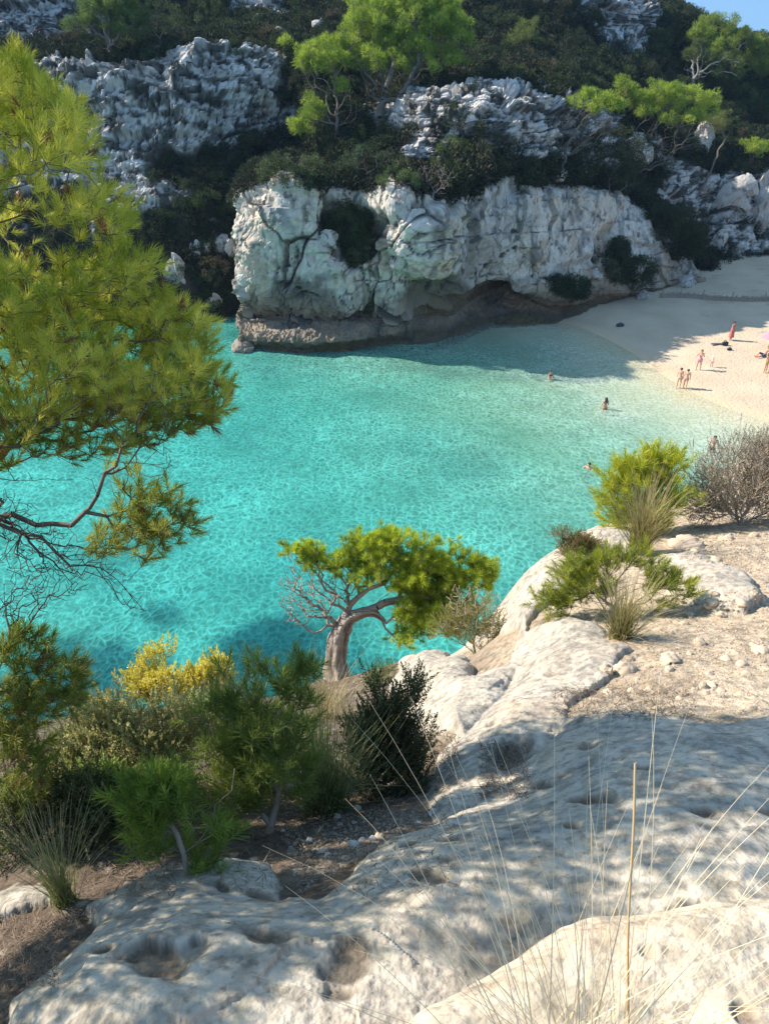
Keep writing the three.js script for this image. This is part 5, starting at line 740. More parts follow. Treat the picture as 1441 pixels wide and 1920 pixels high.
{ // the straw in front of the boulder
  const b = at(1085, 2080, 1.32), t = thing('straw_grass', 'tall pale straw grass in the foreground before the bottom boulder', 'grass', null, b);
  mesh('dry_blades', blades(210, { len: [0.34, 0.88], w: [0.0019, 0.0038], spread: 0.95, bend: [0.05, 0.95], foot: 0.12, seg: 9, c: [[0.60, 0.49, 0.31], [0.80, 0.69, 0.49]] }), grassMat, t);
  mesh('green_blades', blades(16, { len: [0.16, 0.34], w: [0.003, 0.006], spread: 0.35, bend: [0, 0.35], foot: 0.07, seg: 8, c: [[0.30, 0.33, 0.05], [0.42, 0.42, 0.08]], tip: [0.5, 0.42, 0.2] }), grassMat, t);
  const a = at(1178, 1960, 1.36).sub(b), e = at(1190, 1430, 1.30).sub(b);
  mesh('stalk', new THREE.TubeGeometry(new THREE.CatmullRomCurve3([a, a.clone().lerp(e, 0.4).add(V(-0.006, 0, 0)), a.clone().lerp(e, 0.8), e]), 20, 0.0024, 6), new THREE.MeshStandardMaterial({ color: new THREE.Color().setRGB(0.56, 0.37, 0.17), roughness: 0.7 }), t);
}
// ---------------------------------------------------------------- boulders, stones, fence, beach things
reseed(303);
function stoneGeo(sd, n = 4, sharp = 0.5) { // a lumpy broken stone about 1 across
  const g = new THREE.IcosahedronGeometry(1, n), p = g.attributes.position, C = [];
  for (let i = 0; i < p.count; i++) {
    const v = V(p.getX(i), p.getY(i), p.getZ(i)), w = facet(v.x * 0.9 + sd * 3.1, v.y * 0.9 + sd, v.z * 0.9, 1.2), r = 0.86 + sharp * 0.45 * w.h + 0.22 * fbm(v.x * 1.1 + sd * 7, v.y * 1.1, v.z * 1.1, 4) + 0.05 * ridged(v.x * 4, v.y * 4 + sd, v.z * 4, 2);
    v.multiplyScalar(r); p.setXYZ(i, v.x, v.y, v.z); const t = clamp(0.6 + 0.9 * fbm(v.x * 1.8 + sd, v.y * 1.8, v.z * 1.8, 4)), k = 1 - 0.6 * sstep(0.1, 0.3, fbm(v.x * 2.5, v.y * 2.5 + sd, v.z * 2.5 + 9, 4)); C.push(lerp(0.34, 0.60, t) * k, lerp(0.315, 0.575, t) * k, lerp(0.29, 0.54, t) * k);
  }
  g.setAttribute('color', new THREE.BufferAttribute(new Float32Array(C), 3)); g.deleteAttribute('uv'); g.computeVertexNormals();
  // weld the normals: the icosahedron's faces do not share their corners
  const m = new Map(), N = g.attributes.normal; for (let i = 0; i < p.count; i++) { const k = [p.getX(i), p.getY(i), p.getZ(i)].map((c) => Math.round(c * 1e4)).join(); const a = m.get(k) ?? V(0, 0, 0); a.x += N.getX(i); a.y += N.getY(i); a.z += N.getZ(i); m.set(k, a); }
  for (let i = 0; i < p.count; i++) { const a = m.get([p.getX(i), p.getY(i), p.getZ(i)].map((c) => Math.round(c * 1e4)).join()), l = a.length(); N.setXYZ(i, a.x / l, a.y / l, a.z / l); }
  return g;
}
const stoneMat = new THREE.MeshStandardMaterial({ vertexColors: true, roughness: 0.95 }); stoneMat.name = 'stone'; stoneMat.flatShading = true; const stoneFine = stoneMat.clone(); stoneFine.flatShading = false; stoneMat.color.setRGB(0.92, 0.9, 0.88);
const stoneMatDark = stoneMat.clone(); stoneMatDark.color.setRGB(0.5, 0.44, 0.38); stoneMatDark.name = 'wet brown stone';
const stoneMatTan = stoneFine.clone(); stoneMatTan.color.setRGB(1.05, 0.88, 0.70); stoneMatTan.name = 'tan stone';
function boulder(label, x, y, rx, ry, o = {}) { const p = ground(x, y), d = project(p)[2], k = d / F, m = mesh(o.name ?? 'boulder', stoneGeo(rnd() * 50, o.n ?? 16, (o.sharp ?? 0.7) * 1.5), o.mat ?? stoneMat); m.position.copy(p); m.position.y += (o.up ?? 0.2) * ry * k; m.position.z -= (o.back ?? 0.3) * rx * k; m.scale.set(rx * k, ry * k * 1.05, rx * k * 0.9); m.rotation.set(0, rr(0, 6), o.roll ?? rr(-0.3, 0.3)); tag(m, label, o.cat ?? 'boulder', o.group); return m; }
boulder('rounded white boulder perched on the rim of the white cliff', 748, 388, 26, 30);
boulder('small upright pinkish boulder on the slope right of the white cliff rim', 1233, 375, 13, 19);
boulder('tall pale rock standing among the trees right of the umbrella pines', 1312, 290, 24, 40, { sharp: 0.9 });
boulder('broad pinkish rock under the wide umbrella pine', 1190, 292, 36, 30);
boulder('white block jutting from the cliff left of the recess bush', 615, 460, 20, 24, { sharp: 1 });
boulder('sunlit block low in the cliff beside the recess bush', 622, 500, 20, 17, { sharp: 1 });
boulder('pale tilted rock at the foot of the gully left of the cliff', 328, 525, 22, 28, { sharp: 1 });
boulder('pointed pale rock in the gully beside the cliff', 375, 470, 18, 22, { sharp: 1 });
boulder('grey square rock high in the gully beside the cliff', 425, 470, 26, 22, { sharp: 1 });
boulder('white slab leaning in the rubble above the inlet', 400, 570, 14, 14, { sharp: 1 });
boulder('big dark grey rock in the inlet left of the cliff foot', 428, 610, 40, 28, { mat: stoneMatDark, back: 0.1 });
boulder('small brown weedy rock standing in the water at the cliff corner', 455, 652, 24, 16, { mat: stoneMatDark, back: 0 });
boulder('tilted pale block on the slope left of the tall pine', 598, 48, 14, 10, { sharp: 1, roll: 0.6 });
boulder('flat pale block beside the tilted block at top centre', 565, 60, 18, 9, { sharp: 1 });
boulder('pale lump at the tail of the white cliff beside the sand', 1285, 535, 20, 14);
boulder('white rock half hidden in the bush above the reddish ledge', 1117, 518, 17, 11);
boulder('low pale rock on the ledge below the bushes over the beach', 1205, 560, 14, 14);
boulder('grey crag among the bushes at the right above the beach', 1380, 385, 40, 40, { sharp: 1 });
boulder('dark grey crag at the right edge above the dune', 1435, 400, 34, 50, { sharp: 1 });
boulder('pale rounded rock among the bushes above the dune', 1348, 460, 16, 22);
// stones on the path
const near = (label, x, y, rx, ry) => boulder(label, x, y, rx, ry, { name: 'stone', cat: 'stone', n: 6, mat: stoneMatTan, up: 0.12, back: 0.1, sharp: 0.6 });
near('largest pale stone lying on the stony path', 1252, 1240, 20, 12); near('pale slanted stone at the upper edge of the slab hollow', 1172, 1262, 24, 15); near('small pale stone left of the slanted stone', 1136, 1258, 13, 10);
near('pale pointed stone on the path right of the tussock', 1313, 1206, 14, 9); near('pale block at the right end of the low pine shrub', 1335, 1128, 17, 11); near('round stone below the block at the end of the low pine shrub', 1352, 1156, 10, 9); near('small stone in the shade right of the tussock', 1291, 1152, 9, 6);
near('weathered stone right of the dry bush foot on the bank', 1345, 1050, 13, 7); near('pale stone at the right edge of the path', 1425, 1222, 18, 10);
near('tan slab of rock lying on the bank under the dry bush', 1290, 1025, 32, 14); near('pale stone in the shade of the heather bush', 668, 1516, 9, 6); near('whitish stone on the shaded soil left of the slab tip', 710, 1570, 9, 6); near('small pale stone beside the small green sapling', 245, 1572, 14, 7);
{
  const kinds = [0, 1, 2, 3, 4].map((k) => stoneGeo(k * 5.3 + 1, 3, 0.8));
  const zones = [[[1050, 1290], [1441, 1200], [1441, 1330], [1060, 1345]], [[1200, 1150], [1441, 1090], [1441, 1260], [1220, 1270]], [[520, 1520], [830, 1520], [700, 1590], [560, 1680]], [[1260, 1000], [1441, 1000], [1441, 1080], [1260, 1040]]];
  const spot = (z) => { const [a, b, c, d] = zones[z], u = rnd(), v = rnd(); return [lerp(lerp(a[0], b[0], u), lerp(d[0], c[0], u), v), lerp(lerp(a[1], b[1], u), lerp(d[1], c[1], u), v)]; };
  for (let i = 0; i < 48; i++) { const z = i % 4 === 3 ? 2 : rnd() < 0.15 ? 3 : rnd() < 0.5 ? 0 : 1, p = ground(...spot(z)), m = mesh('loose_stone', kinds[i % 5], z === 2 ? stoneMat : stoneMatTan), s = rr(0.022, 0.045) * (project(p)[2] / 6); m.position.copy(p); m.scale.set(s * rr(0.8, 1.5), s * rr(0.5, 0.9), s * rr(0.8, 1.3)); m.rotation.y = rr(0, 6); tag(m, z === 2 ? 'small loose stone on the shaded soil behind the slab' : 'small loose pale stone on the sunlit stony path', 'stone', z === 2 ? 'loose stones on the shaded soil' : 'loose stones on the path'); }
  const list = []; for (let i = 0; i < 3200; i++) { const z = rnd() < 0.3 ? 2 : Math.floor(rnd() * 4), p = ground(...spot(z)), s = rr(0.004, 0.009 + 0.014 * rnd() * rnd()) * (project(p)[2] / 6), v = rr(0.75, 1.1); list.push({ p, d: V(rr(-0.4, 0.4), 1, rr(-0.4, 0.4)).normalize(), s: V(s * rr(0.8, 1.5), s * 0.7, s), c: z === 2 ? [0.62 * v, 0.55 * v, 0.48 * v] : [v, 0.85 * v, 0.68 * v] }); }
  tag(foliage('gravel', kinds[0], stoneMat, list, scene), 'gravel and crumbs of rock strewn over the path', 'gravel', null, 'stuff');
  // dead needles, twigs and leaf litter on the soil under the scrub
  const P = [], C = [], lit = [[0, 1720, 150, 1760], [0, 1760, 110, 1850], [150, 1580, 330, 1680], [330, 1560, 860, 1680], [420, 1480, 860, 1560], [900, 1395, 990, 1500], [780, 1380, 860, 1480], [1040, 1290, 1300, 1350]];
  for (let i = 0; i < 5200; i++) { const z = lit[Math.floor(rnd() * lit.length)], p = ground(rr(z[0], z[2]), rr(z[1], z[3])), k = project(p)[2] / 4, L = rr(0.02, 0.09) * k, w = rr(0.001, 0.003) * k, a = rr(0, 6.28), e = rr(-0.4, 0.4), d = V(Math.cos(a), e, Math.sin(a)).multiplyScalar(L), n = V(-Math.sin(a), 0.2, Math.cos(a)).multiplyScalar(w), h = rr(0.003, 0.02); P.push(p.x - n.x, p.y + h, p.z - n.z, p.x + n.x, p.y + h + n.y, p.z + n.z, p.x + d.x, p.y + h + d.y * 0.5 + 0.005, p.z + d.z); const c = mix3([0.11, 0.078, 0.055], [0.34, 0.26, 0.19], rnd() * rnd()); C.push(...c, ...c, ...c); }
  tag(mesh('leaf_litter', geom(P, null, C), new THREE.MeshStandardMaterial({ vertexColors: true, roughness: 1, side: THREE.DoubleSide })), 'dead needles and twigs littering the soil under the scrub', 'litter', null, 'stuff');
}
{ // the low palisade that holds the dune back
  const line = [[1236, 556], [1268, 556], [1300, 559], [1340, 563], [1390, 566], [1441, 568], [1520, 572]].map(([x, y]) => { const p = onY(x, y, 0.9); p.y = Math.max(sandHeight(p.x, p.z), 0.2); return p; }), c = new THREE.CatmullRomCurve3(line), t = thing('palisade', 'low palisade of weathered sticks along the foot of the dune behind the beach', 'fence'), geos = [], n = 230;
  for (let i = 0; i < n; i++) { const p = c.getPoint(i / (n - 1)), h = rr(0.45, 0.7), g = new THREE.CylinderGeometry(0.04, 0.05, h, 6); g.rotateZ(rr(-0.08, 0.08)); g.rotateX(rr(-0.15, 0.05)); g.translate(p.x, p.y + h / 2 - 0.1, p.z + rr(-0.03, 0.03)); geos.push(g); }
  const m = new THREE.MeshStandardMaterial({ color: new THREE.Color().setRGB(0.36, 0.30, 0.25), roughness: 0.9 });
  mesh('sticks', mergeGeometries(geos), m, t).userData.kind = 'stuff';
  for (const f of [0.02, 0.2, 0.4, 0.6, 0.8]) { const p = c.getPoint(f), g = new THREE.CylinderGeometry(0.07, 0.08, 1.1, 8); g.translate(p.x, p.y + 0.4, p.z + 0.08); mesh('post', g, m, t); }
  const rail = new THREE.TubeGeometry(new THREE.CatmullRomCurve3(line.map((p) => p.clone().add(V(0, 0.42, 0.08)))), 60, 0.03, 6); mesh('rail', rail, m, t);
}
const cloth = (r, g, b) => new THREE.MeshStandardMaterial({ color: new THREE.Color().setRGB(r, g, b), roughness: 0.9, side: THREE.DoubleSide });
function bag(label, x, y, L, H, c, name = 'bag') { const p = onY(x, y, 0.4); p.y = sandHeight(p.x, p.z); const t = thing(name, label, name === 'bag' ? 'bag' : 'towel', null, p), g = new THREE.SphereGeometry(1, 28, 18), a = g.attributes.position; for (let i = 0; i < a.count; i++) { const v = V(a.getX(i), a.getY(i), a.getZ(i)), q = 0.62 + 0.38 * Math.pow(Math.abs(v.x) + 0.001, 0.5), f = 1 + 0.25 * noise(v.x * 2 + x, v.y * 2, v.z * 2); a.setXYZ(i, Math.sign(v.x) * Math.pow(Math.abs(v.x), 0.7) * L / 2 * f, Math.max(0, (v.y * 0.5 + 0.42)) * H * f, Math.sign(v.z) * Math.pow(Math.abs(v.z), 0.8) * L * 0.28 * q * f); } g.computeVertexNormals(); mesh('body', g, cloth(...c), t);
  if (name === 'bag') for (const s of [-1, 1]) { const h = new THREE.TubeGeometry(new THREE.CatmullRomCurve3([V(-L * 0.2, H * 0.6, s * L * 0.08), V(-L * 0.12, H * 1.15, s * L * 0.1), V(L * 0.12, H * 1.15, s * L * 0.1), V(L * 0.2, H * 0.6, s * L * 0.08)]), 12, 0.018, 5); mesh('handle', h, cloth(c[0] * 0.7, c[1] * 0.7, c[2] * 0.7), t); } else { const f = new THREE.BoxGeometry(L * 0.5, 0.02, L * 0.7, 6, 1, 6), q = f.attributes.position; for (let i = 0; i < q.count; i++) q.setY(i, q.getY(i) + 0.03 + 0.04 * noise(q.getX(i) * 4, 1, q.getZ(i) * 4)); f.computeVertexNormals(); f.translate(-L * 0.45, 0, 0); mesh('flap', f, cloth(c[0] * 1.4, c[1] * 1.4, c[2] * 1.4), t); } }
bag('dark bag lying alone on the shaded sand near the waterline', 1162, 609, 0.75, 0.3, [0.05, 0.06, 0.08]);
bag('dark crumpled towel on the sand at the edge of the tree shade', 1344, 650, 0.8, 0.12, [0.06, 0.065, 0.08], 'towel');
bag('round dark bag behind the small child on the sand', 1356, 652, 0.6, 0.36, [0.035, 0.04, 0.05]);
bag('small dark bag nearest the sunlit sand', 1365, 661, 0.45, 0.22, [0.05, 0.045, 0.05]);
{ // pink parasol at the right edge
  const p = onY(1441, 668, 0.6); p.y = sandHeight(p.x, p.z); const t = thing('beach_parasol', 'pink beach parasol at the right edge of the photo', 'parasol', null, p); t.rotation.z = 0.12;
  const pole = new THREE.CylinderGeometry(0.02, 0.02, 2.1, 10); pole.translate(0, 1.0, 0); mesh('pole', pole, new THREE.MeshStandardMaterial({ color: 0xdddddd, roughness: 0.4, metalness: 0.6 }), t);
  const m = new THREE.MeshPhysicalMaterial({ color: new THREE.Color().setRGB(0.80, 0.28, 0.36), roughness: 0.8, transmission: 0.3, thickness: 0, side: THREE.DoubleSide }); m.name = 'pink cloth';
  for (let k = 0; k < 8; k++) { const P = [], I = [], N = 6; for (let i = 0; i <= N; i++) for (let j = 0; j <= N; j++) { const a = (k + j / N) * Math.PI / 4, r = i / N * 0.95, s = 1 - 0.06 * (i / N) * Math.sin(Math.PI * j / N); P.push(Math.cos(a) * r * s, 2.05 - 0.42 * Math.pow(i / N, 1.7) + 0.0, Math.sin(a) * r * s); } for (let i = 0; i < N; i++) for (let j = 0; j < N; j++) { const o = i * (N + 1) + j; I.push(o, o + 1, o + N + 2, o, o + N + 2, o + N + 1); } mesh('canopy_panel', geom(P, I), m, t); const a = k * Math.PI / 4, r = new THREE.TubeGeometry(new THREE.CatmullRomCurve3([V(0, 2.03, 0), V(Math.cos(a) * 0.5, 1.88, Math.sin(a) * 0.5), V(Math.cos(a) * 0.95, 1.61, Math.sin(a) * 0.95)]), 8, 0.006, 4); mesh('rib', r, new THREE.MeshStandardMaterial({ color: 0xbbbbbb, roughness: 0.4, metalness: 0.7 }), t); }
  const tip = new THREE.ConeGeometry(0.025, 0.1, 8); tip.translate(0, 2.1, 0); mesh('finial', tip, new THREE.MeshStandardMaterial({ color: 0xeeeeee, roughness: 0.5 }), t);
}
// ---------------------------------------------------------------- people
reseed(404);
const smin = (a, b, k) => { const h = clamp(0.5 + 0.5 * (b - a) / k); return b + (a - b) * h - k * h * (1 - h); };
function capsule(p, a, b, ra, rb) { const bx = b.x - a.x, by = b.y - a.y, bz = b.z - a.z, px = p[0] - a.x, py = p[1] - a.y, pz = p[2] - a.z, t = clamp((px * bx + py * by + pz * bz) / (bx * bx + by * by + bz * bz + 1e-9)), x = px - bx * t, y = py - by * t, z = pz - bz * t; return Math.sqrt(x * x + y * y + z * z) - (ra + (rb - ra) * t); }
function fieldMesh(f, c, half, res) {
  const mc = new MarchingCubes(res, new THREE.MeshStandardMaterial(), false, false, 60000), p = [0, 0, 0];
  for (let k = 0; k < res; k++) for (let j = 0; j < res; j++) for (let i = 0; i < res; i++) { p[0] = c.x + (i / (res / 2) - 1) * half; p[1] = c.y + (j / (res / 2) - 1) * half; p[2] = c.z + (k / (res / 2) - 1) * half; const edge = i < 2 || j < 2 || k < 2 || i > res - 3 || j > res - 3 || k > res - 3; mc.field[k * res * res + j * res + i] = edge ? -1 : -f(p); }
  mc.isolation = 0; mc.update();
  const n = mc.count, P = new Float32Array(n * 3), N = new Float32Array(n * 3); for (let i = 0; i < n; i++) { for (let d = 0; d < 3; d++) { P[i * 3 + d] = mc.positionArray[i * 3 + d] * half + [c.x, c.y, c.z][d]; N[i * 3 + d] = mc.normalArray[i * 3 + d]; } }
  const g = new THREE.BufferGeometry(); g.setAttribute('position', new THREE.BufferAttribute(P, 3)); g.setAttribute('normal', new THREE.BufferAttribute(N, 3)); return g;
}
const skinMat = (r, g, b) => { const m = new THREE.MeshStandardMaterial({ color: new THREE.Color().setRGB(r, g, b), roughness: 0.6 }); m.name = 'skin'; return m; };
// pose: directions of the limbs in the body's own frame, y up, facing +z
function person(label, pos, turn, o) {
  const t = thing('person', label, 'person', o.group, pos); t.rotation.y = turn;
  const S = (o.h ?? 1.68) / 1.72, kid = o.kid ? 1 : 0, fem = o.fem ? 1 : 0, J = {}, D = (v) => V(...v).normalize();
  const legLen = (kid ? 0.40 : 0.44) * S;
  J.hip = V(0, o.hipY !== undefined ? o.hipY : 0.93 * S * (kid ? 0.92 : 1), 0);
  const up = D(o.spine ?? [0, 1, 0.02]);
  J.waist = J.hip.clone().addScaledVector(up, 0.17 * S); J.chest = J.hip.clone().addScaledVector(up, 0.40 * S); J.neck = J.hip.clone().addScaledVector(up, 0.53 * S);
  const hd = D(o.head ?? [0, 1, 0.12]); J.head = J.neck.clone().addScaledVector(hd, 0.135 * S); const face = D(o.face ?? [0, -0.05, 1]);
  const sh = (fem ? 0.165 : 0.185) * S * (kid ? 0.85 : 1);
  for (const s of [-1, 1]) {
    const k = s < 0 ? 'R' : 'L', A = o['arm' + k] ?? [[0.18 * s, -1, 0.02], [0.10 * s, -1, 0.18]], L = o['leg' + k] ?? [[0.05 * s, -1, 0], [0.0, -1, -0.03]];
    J['s' + k] = J.neck.clone().addScaledVector(up, -0.05 * S).add(V(s * sh, 0, 0)); J['e' + k] = J['s' + k].clone().addScaledVector(D(A[0]), 0.29 * S); J['w' + k] = J['e' + k].clone().addScaledVector(D(A[1]), 0.25 * S); J['ad' + k] = D(A[2] ?? A[1]);
    J['h' + k] = J.hip.clone().add(V(s * 0.09 * S, -0.02 * S, 0)); J['k' + k] = J['h' + k].clone().addScaledVector(D(L[0]), legLen); J['a' + k] = J['k' + k].clone().addScaledVector(D(L[1]), legLen); J['t' + k] = J['a' + k].clone().addScaledVector(D(L[2] ?? [0.15 * s, -0.25, 1]), 0.17 * S).add(V(0, -0.02, 0));
  }
  const R = S * (fem ? 0.92 : 1), bones = [
    [J.hip.clone().add(V(-0.06 * S, 0, 0)), J.hip.clone().add(V(0.06 * S, 0, 0)), 0.115 * S, 0.115 * S], [J.hip, J.waist, 0.125 * S, 0.105 * R], [J.waist, J.chest, 0.105 * R, 0.125 * R], [J.chest.clone().add(V(-0.08 * S, 0.02, 0)), J.chest.clone().add(V(0.08 * S, 0.02, 0)), 0.11 * R, 0.11 * R], [J.sR, J.sL, 0.062 * R, 0.062 * R], [J.chest, J.neck, 0.10 * R, 0.055 * S], [J.neck, J.head, 0.052 * S, 0.055 * S]];
  if (fem) for (const s of [-1, 1]) bones.push([J.chest.clone().add(V(s * 0.075 * S, -0.01, 0.085 * S)), J.chest.clone().add(V(s * 0.08 * S, -0.03, 0.10 * S)), 0.055 * S, 0.05 * S]);
  for (const k of ['R', 'L']) bones.push([J['s' + k], J['e' + k], 0.052 * R, 0.040 * R], [J['e' + k], J['w' + k], 0.041 * R, 0.027 * R], [J['h' + k], J['k' + k], 0.092 * S, 0.056 * S], [J['k' + k], J['k' + k].clone().lerp(J['a' + k], 0.35).add(V(0, 0, -0.015)), 0.054 * S, 0.056 * S], [J['k' + k].clone().lerp(J['a' + k], 0.35), J['a' + k], 0.054 * S, 0.036 * S], [J['a' + k].clone().add(V(0, -0.03, -0.03)), J['t' + k], 0.036 * S, 0.026 * S]);
  const body = (p) => { let d = 9; for (const b of bones) { const c = capsule(p, b[0], b[1], b[2], b[3]); if (c < 0.12 || d > 1) d = smin(d, c, 0.035 * S); } return d; };
  const all = Object.values(J).filter((v) => v.isVector3 && Math.abs(v.y) < 3), box = new THREE.Box3().setFromPoints([J.hip, J.head, J.aR, J.aL, J.tR, J.tL, J.wR, J.wL, J.eR, J.eL]), mid = box.getCenter(V(0, 0, 0)), half = Math.max(...box.getSize(V(0, 0, 0)).toArray()) / 2 + 0.22;
  const parts = [fieldMesh(body, mid, half, 76)];
  // the head: skull, jaw, nose, brow, ears
  const fx = face.clone(), rt = V(0, 1, 0).cross(fx).normalize(), hu = fx.clone().cross(rt), H = (r, u, f) => J.head.clone().addScaledVector(rt, r * S).addScaledVector(hu, u * S).addScaledVector(fx, f * S), big = kid ? 1.12 : 1;
  const skull = [[H(0, 0.045, -0.02), H(0, 0.04, 0.015), 0.098 * S * big, 0.092 * S * big], [H(0, -0.03, 0.03), H(0, -0.075, 0.045), 0.068 * S * big, 0.042 * S * big], [H(0, 0.005, 0.095), H(0, -0.022, 0.118), 0.009 * S, 0.015 * S], [H(-0.035, 0.03, 0.088), H(0.035, 0.03, 0.088), 0.014 * S, 0.014 * S], [H(-0.097, 0.0, 0), H(-0.1, -0.03, 0.005), 0.018 * S, 0.014 * S], [H(0.097, 0.0, 0), H(0.1, -0.03, 0.005), 0.018 * S, 0.014 * S], [H(-0.018, -0.055, 0.083), H(0.018, -0.055, 0.083), 0.011 * S, 0.011 * S], [J.neck, J.head, 0.052 * S, 0.05 * S]];
  parts.push(fieldMesh((p) => { let d = 9; for (const b of skull) d = smin(d, capsule(p, ...b), 0.018 * S); return d; }, J.head, 0.2 * S * big, 48));
  // hands: palm, four unequal fingers bent at two joints, thumb from the side of the palm
  for (const k of ['R', 'L']) {
    const s = k === 'R' ? -1 : 1, a = J['ad' + k], n = V(-s * 1, 0, 0).addScaledVector(a, s * a.x).normalize(), w = a.clone().cross(n).normalize(), c = J['w' + k], q = (l, x, y) => c.clone().addScaledVector(a, l * S).addScaledVector(w, x * S).addScaledVector(n, y * S), b = [[c, q(0.05, 0, 0), 0.026 * S, 0.02 * S], [q(0.035, -0.022, 0), q(0.08, -0.026, 0.004), 0.014 * S, 0.012 * S], [q(0.035, 0.022, 0), q(0.08, 0.026, 0.004), 0.014 * S, 0.012 * S], [q(0.03, 0, 0), q(0.085, 0, 0.002), 0.016 * S, 0.014 * S]];
    [[-0.029, 0.062], [-0.010, 0.076], [0.010, 0.072], [0.029, 0.055]].forEach(([x, l]) => { const p0 = q(0.085, x, 0.002), p1 = q(0.085 + l * 0.5, x * 1.15, 0.010), p2 = q(0.085 + l * 0.9, x * 1.2, 0.030); b.push([p0, p1, 0.0095 * S, 0.009 * S], [p1, p2, 0.009 * S, 0.0075 * S]); });
    b.push([q(0.03, -0.03, 0.004), q(0.06, -0.052, 0.018), 0.012 * S, 0.0105 * S], [q(0.06, -0.052, 0.018), q(0.088, -0.058, 0.032), 0.0105 * S, 0.0085 * S]);
    parts.push(fieldMesh((p) => { let d = 9; for (const e of b) d = smin(d, capsule(p, ...e), 0.006 * S); return d; }, q(0.07, 0, 0.01), 0.125 * S, 38));
  }
  mesh('body', mergeGeometries(parts), skinMat(...(o.skin ?? [0.50, 0.27, 0.17])), t);
  for (const s of [-1, 1]) { const e = new THREE.SphereGeometry(0.011 * S, 10, 8); e.translate(...H(s * 0.034, 0.008, 0.088).toArray()); mesh('eye', e, new THREE.MeshStandardMaterial({ color: 0x241a14, roughness: 0.3 }), t); }
  // hair or hat: a shell round the skull, open at the face
  const shell = (grow_, cut, extra = []) => (p) => { let d = 9; for (const b of [skull[0], ...extra]) d = smin(d, capsule(p, b[0], b[1], b[2] + grow_, b[3] + grow_), 0.02 * S); const f = (p[0] - J.head.x) * fx.x + (p[1] - J.head.y) * fx.y + (p[2] - J.head.z) * fx.z, u = (p[0] - J.head.x) * hu.x + (p[1] - J.head.y) * hu.y + (p[2] - J.head.z) * hu.z; return Math.max(d, cut(f / S, u / S)); };
  const long = o.hair === 'long' ? [[H(0, 0.02, -0.08), H(0, -0.20, -0.11), 0.075 * S, 0.055 * S], [H(-0.07, 0, -0.05), H(-0.07, -0.16, -0.07), 0.04 * S, 0.03 * S], [H(0.07, 0, -0.05), H(0.07, -0.16, -0.07), 0.04 * S, 0.03 * S]] : o.hair === 'bun' ? [[H(0, 0.09, -0.11), H(0, 0.1, -0.12), 0.045 * S, 0.045 * S]] : [];
  mesh('hair', fieldMesh(shell(0.012 * S, (f, u) => (o.hair === 'long' ? Math.max(f - 0.03, f > -0.02 ? -u + 0.055 : -9) : (0.05 - u) * 0.7 + f * 0.55 - 0.03) * S, long), H(0, -0.06, -0.03), 0.34 * S, 52), new THREE.MeshStandardMaterial({ color: new THREE.Color().setRGB(...(o.hairC ?? [0.035, 0.022, 0.015])), roughness: 0.7 }), t);
  if (o.hat) { const g = new THREE.LatheGeometry([[0.001, 0.115], [0.06, 0.11], [0.10, 0.075], [0.108, 0.02], [0.20, -0.01], [0.205, -0.004], [0.115, 0.03]].map(([x, y]) => new THREE.Vector2(x * S * big, y * S * big)), 28); g.translate(...H(0, 0.075, -0.01).toArray()); mesh('hat', g, cloth(...o.hat), t); }
  for (const c of o.clothes ?? []) { // cloth lies on the body between two heights along the spine
    const y = (p) => (p[0] - J.hip.x) * up.x + (p[1] - J.hip.y) * up.y + (p[2] - J.hip.z) * up.z, flare = c.flare ?? 0, legs = c.legs ?? 0;
    const extra = flare ? [[J.waist, J.hip.clone().addScaledVector(up, c.lo * S), 0.12 * S, (0.13 + flare) * S]] : [];
    mesh(c.name, fieldMesh((p) => { let d = 9; for (const b of [...bones.slice(0, 6), ...(legs ? bones.filter((b) => b[0] === J.hR || b[0] === J.hL) : bones.slice(0, 0)), ...(fem ? bones.slice(7, 9) : []), ...extra]) d = smin(d, capsule(p, ...b), 0.04 * S); const h = y(p) / S; return Math.max(d - (c.thick ?? 0.012) * S, (c.lo - h) * S, (h - c.hi) * S); }, mid, half, 76), cloth(...c.c), t);
  }
  return t;
}
const onSand = (x, y) => { const p = onY(x, y, 0.1); for (let i = 0; i < 6; i++) { const q = onY(x, y, sandHeight(p.x, p.z)); p.copy(q); } return p; };
const inSea = (x, y, deep) => { const p = onY(x, y, 0); p.y = -deep; return p; };
const trunks = (c) => ({ name: 'swim_shorts', lo: -0.22, hi: 0.09, legs: 1, thick: 0.018, c }), bikini = (c) => [{ name: 'bikini_bottom', lo: -0.12, hi: 0.03, legs: 1, thick: 0.008, c }, { name: 'bikini_top', lo: 0.34, hi: 0.42, thick: 0.01, c }];
person('woman standing waist deep in the sea farthest from the shore', inSea(1030, 711, 0.92), 0.6, { fem: 1, hair: 'bun', armR: [[-0.4, -1, 0.3], [0.3, -0.3, 1]], armL: [[0.4, -1, 0.3], [-0.3, -0.3, 1]], clothes: bikini([0.03, 0.03, 0.035]), skin: [0.46, 0.26, 0.17] });
person('woman with long dark hair wading with her back to us', inSea(1133, 767, 0.80), Math.PI + 0.2, { fem: 1, h: 1.7, hair: 'long', armR: [[-0.35, -1, 0.2], [-0.1, -0.8, 0.7]], armL: [[0.35, -1, 0.2], [0.1, -0.8, 0.7]], clothes: bikini([0.45, 0.14, 0.10]), skin: [0.52, 0.29, 0.19] });
person('swimmer with only head and shoulders above the water left of the bright young pine', inSea(1103, 878, 1.36), -0.6, { h: 1.75, armR: [[-0.8, -0.5, 0.5], [-0.2, -0.4, 1]], armL: [[0.8, -0.5, 0.5], [0.2, -0.4, 1]], clothes: [trunks([0.05, 0.05, 0.08])], skin: [0.50, 0.28, 0.19] });
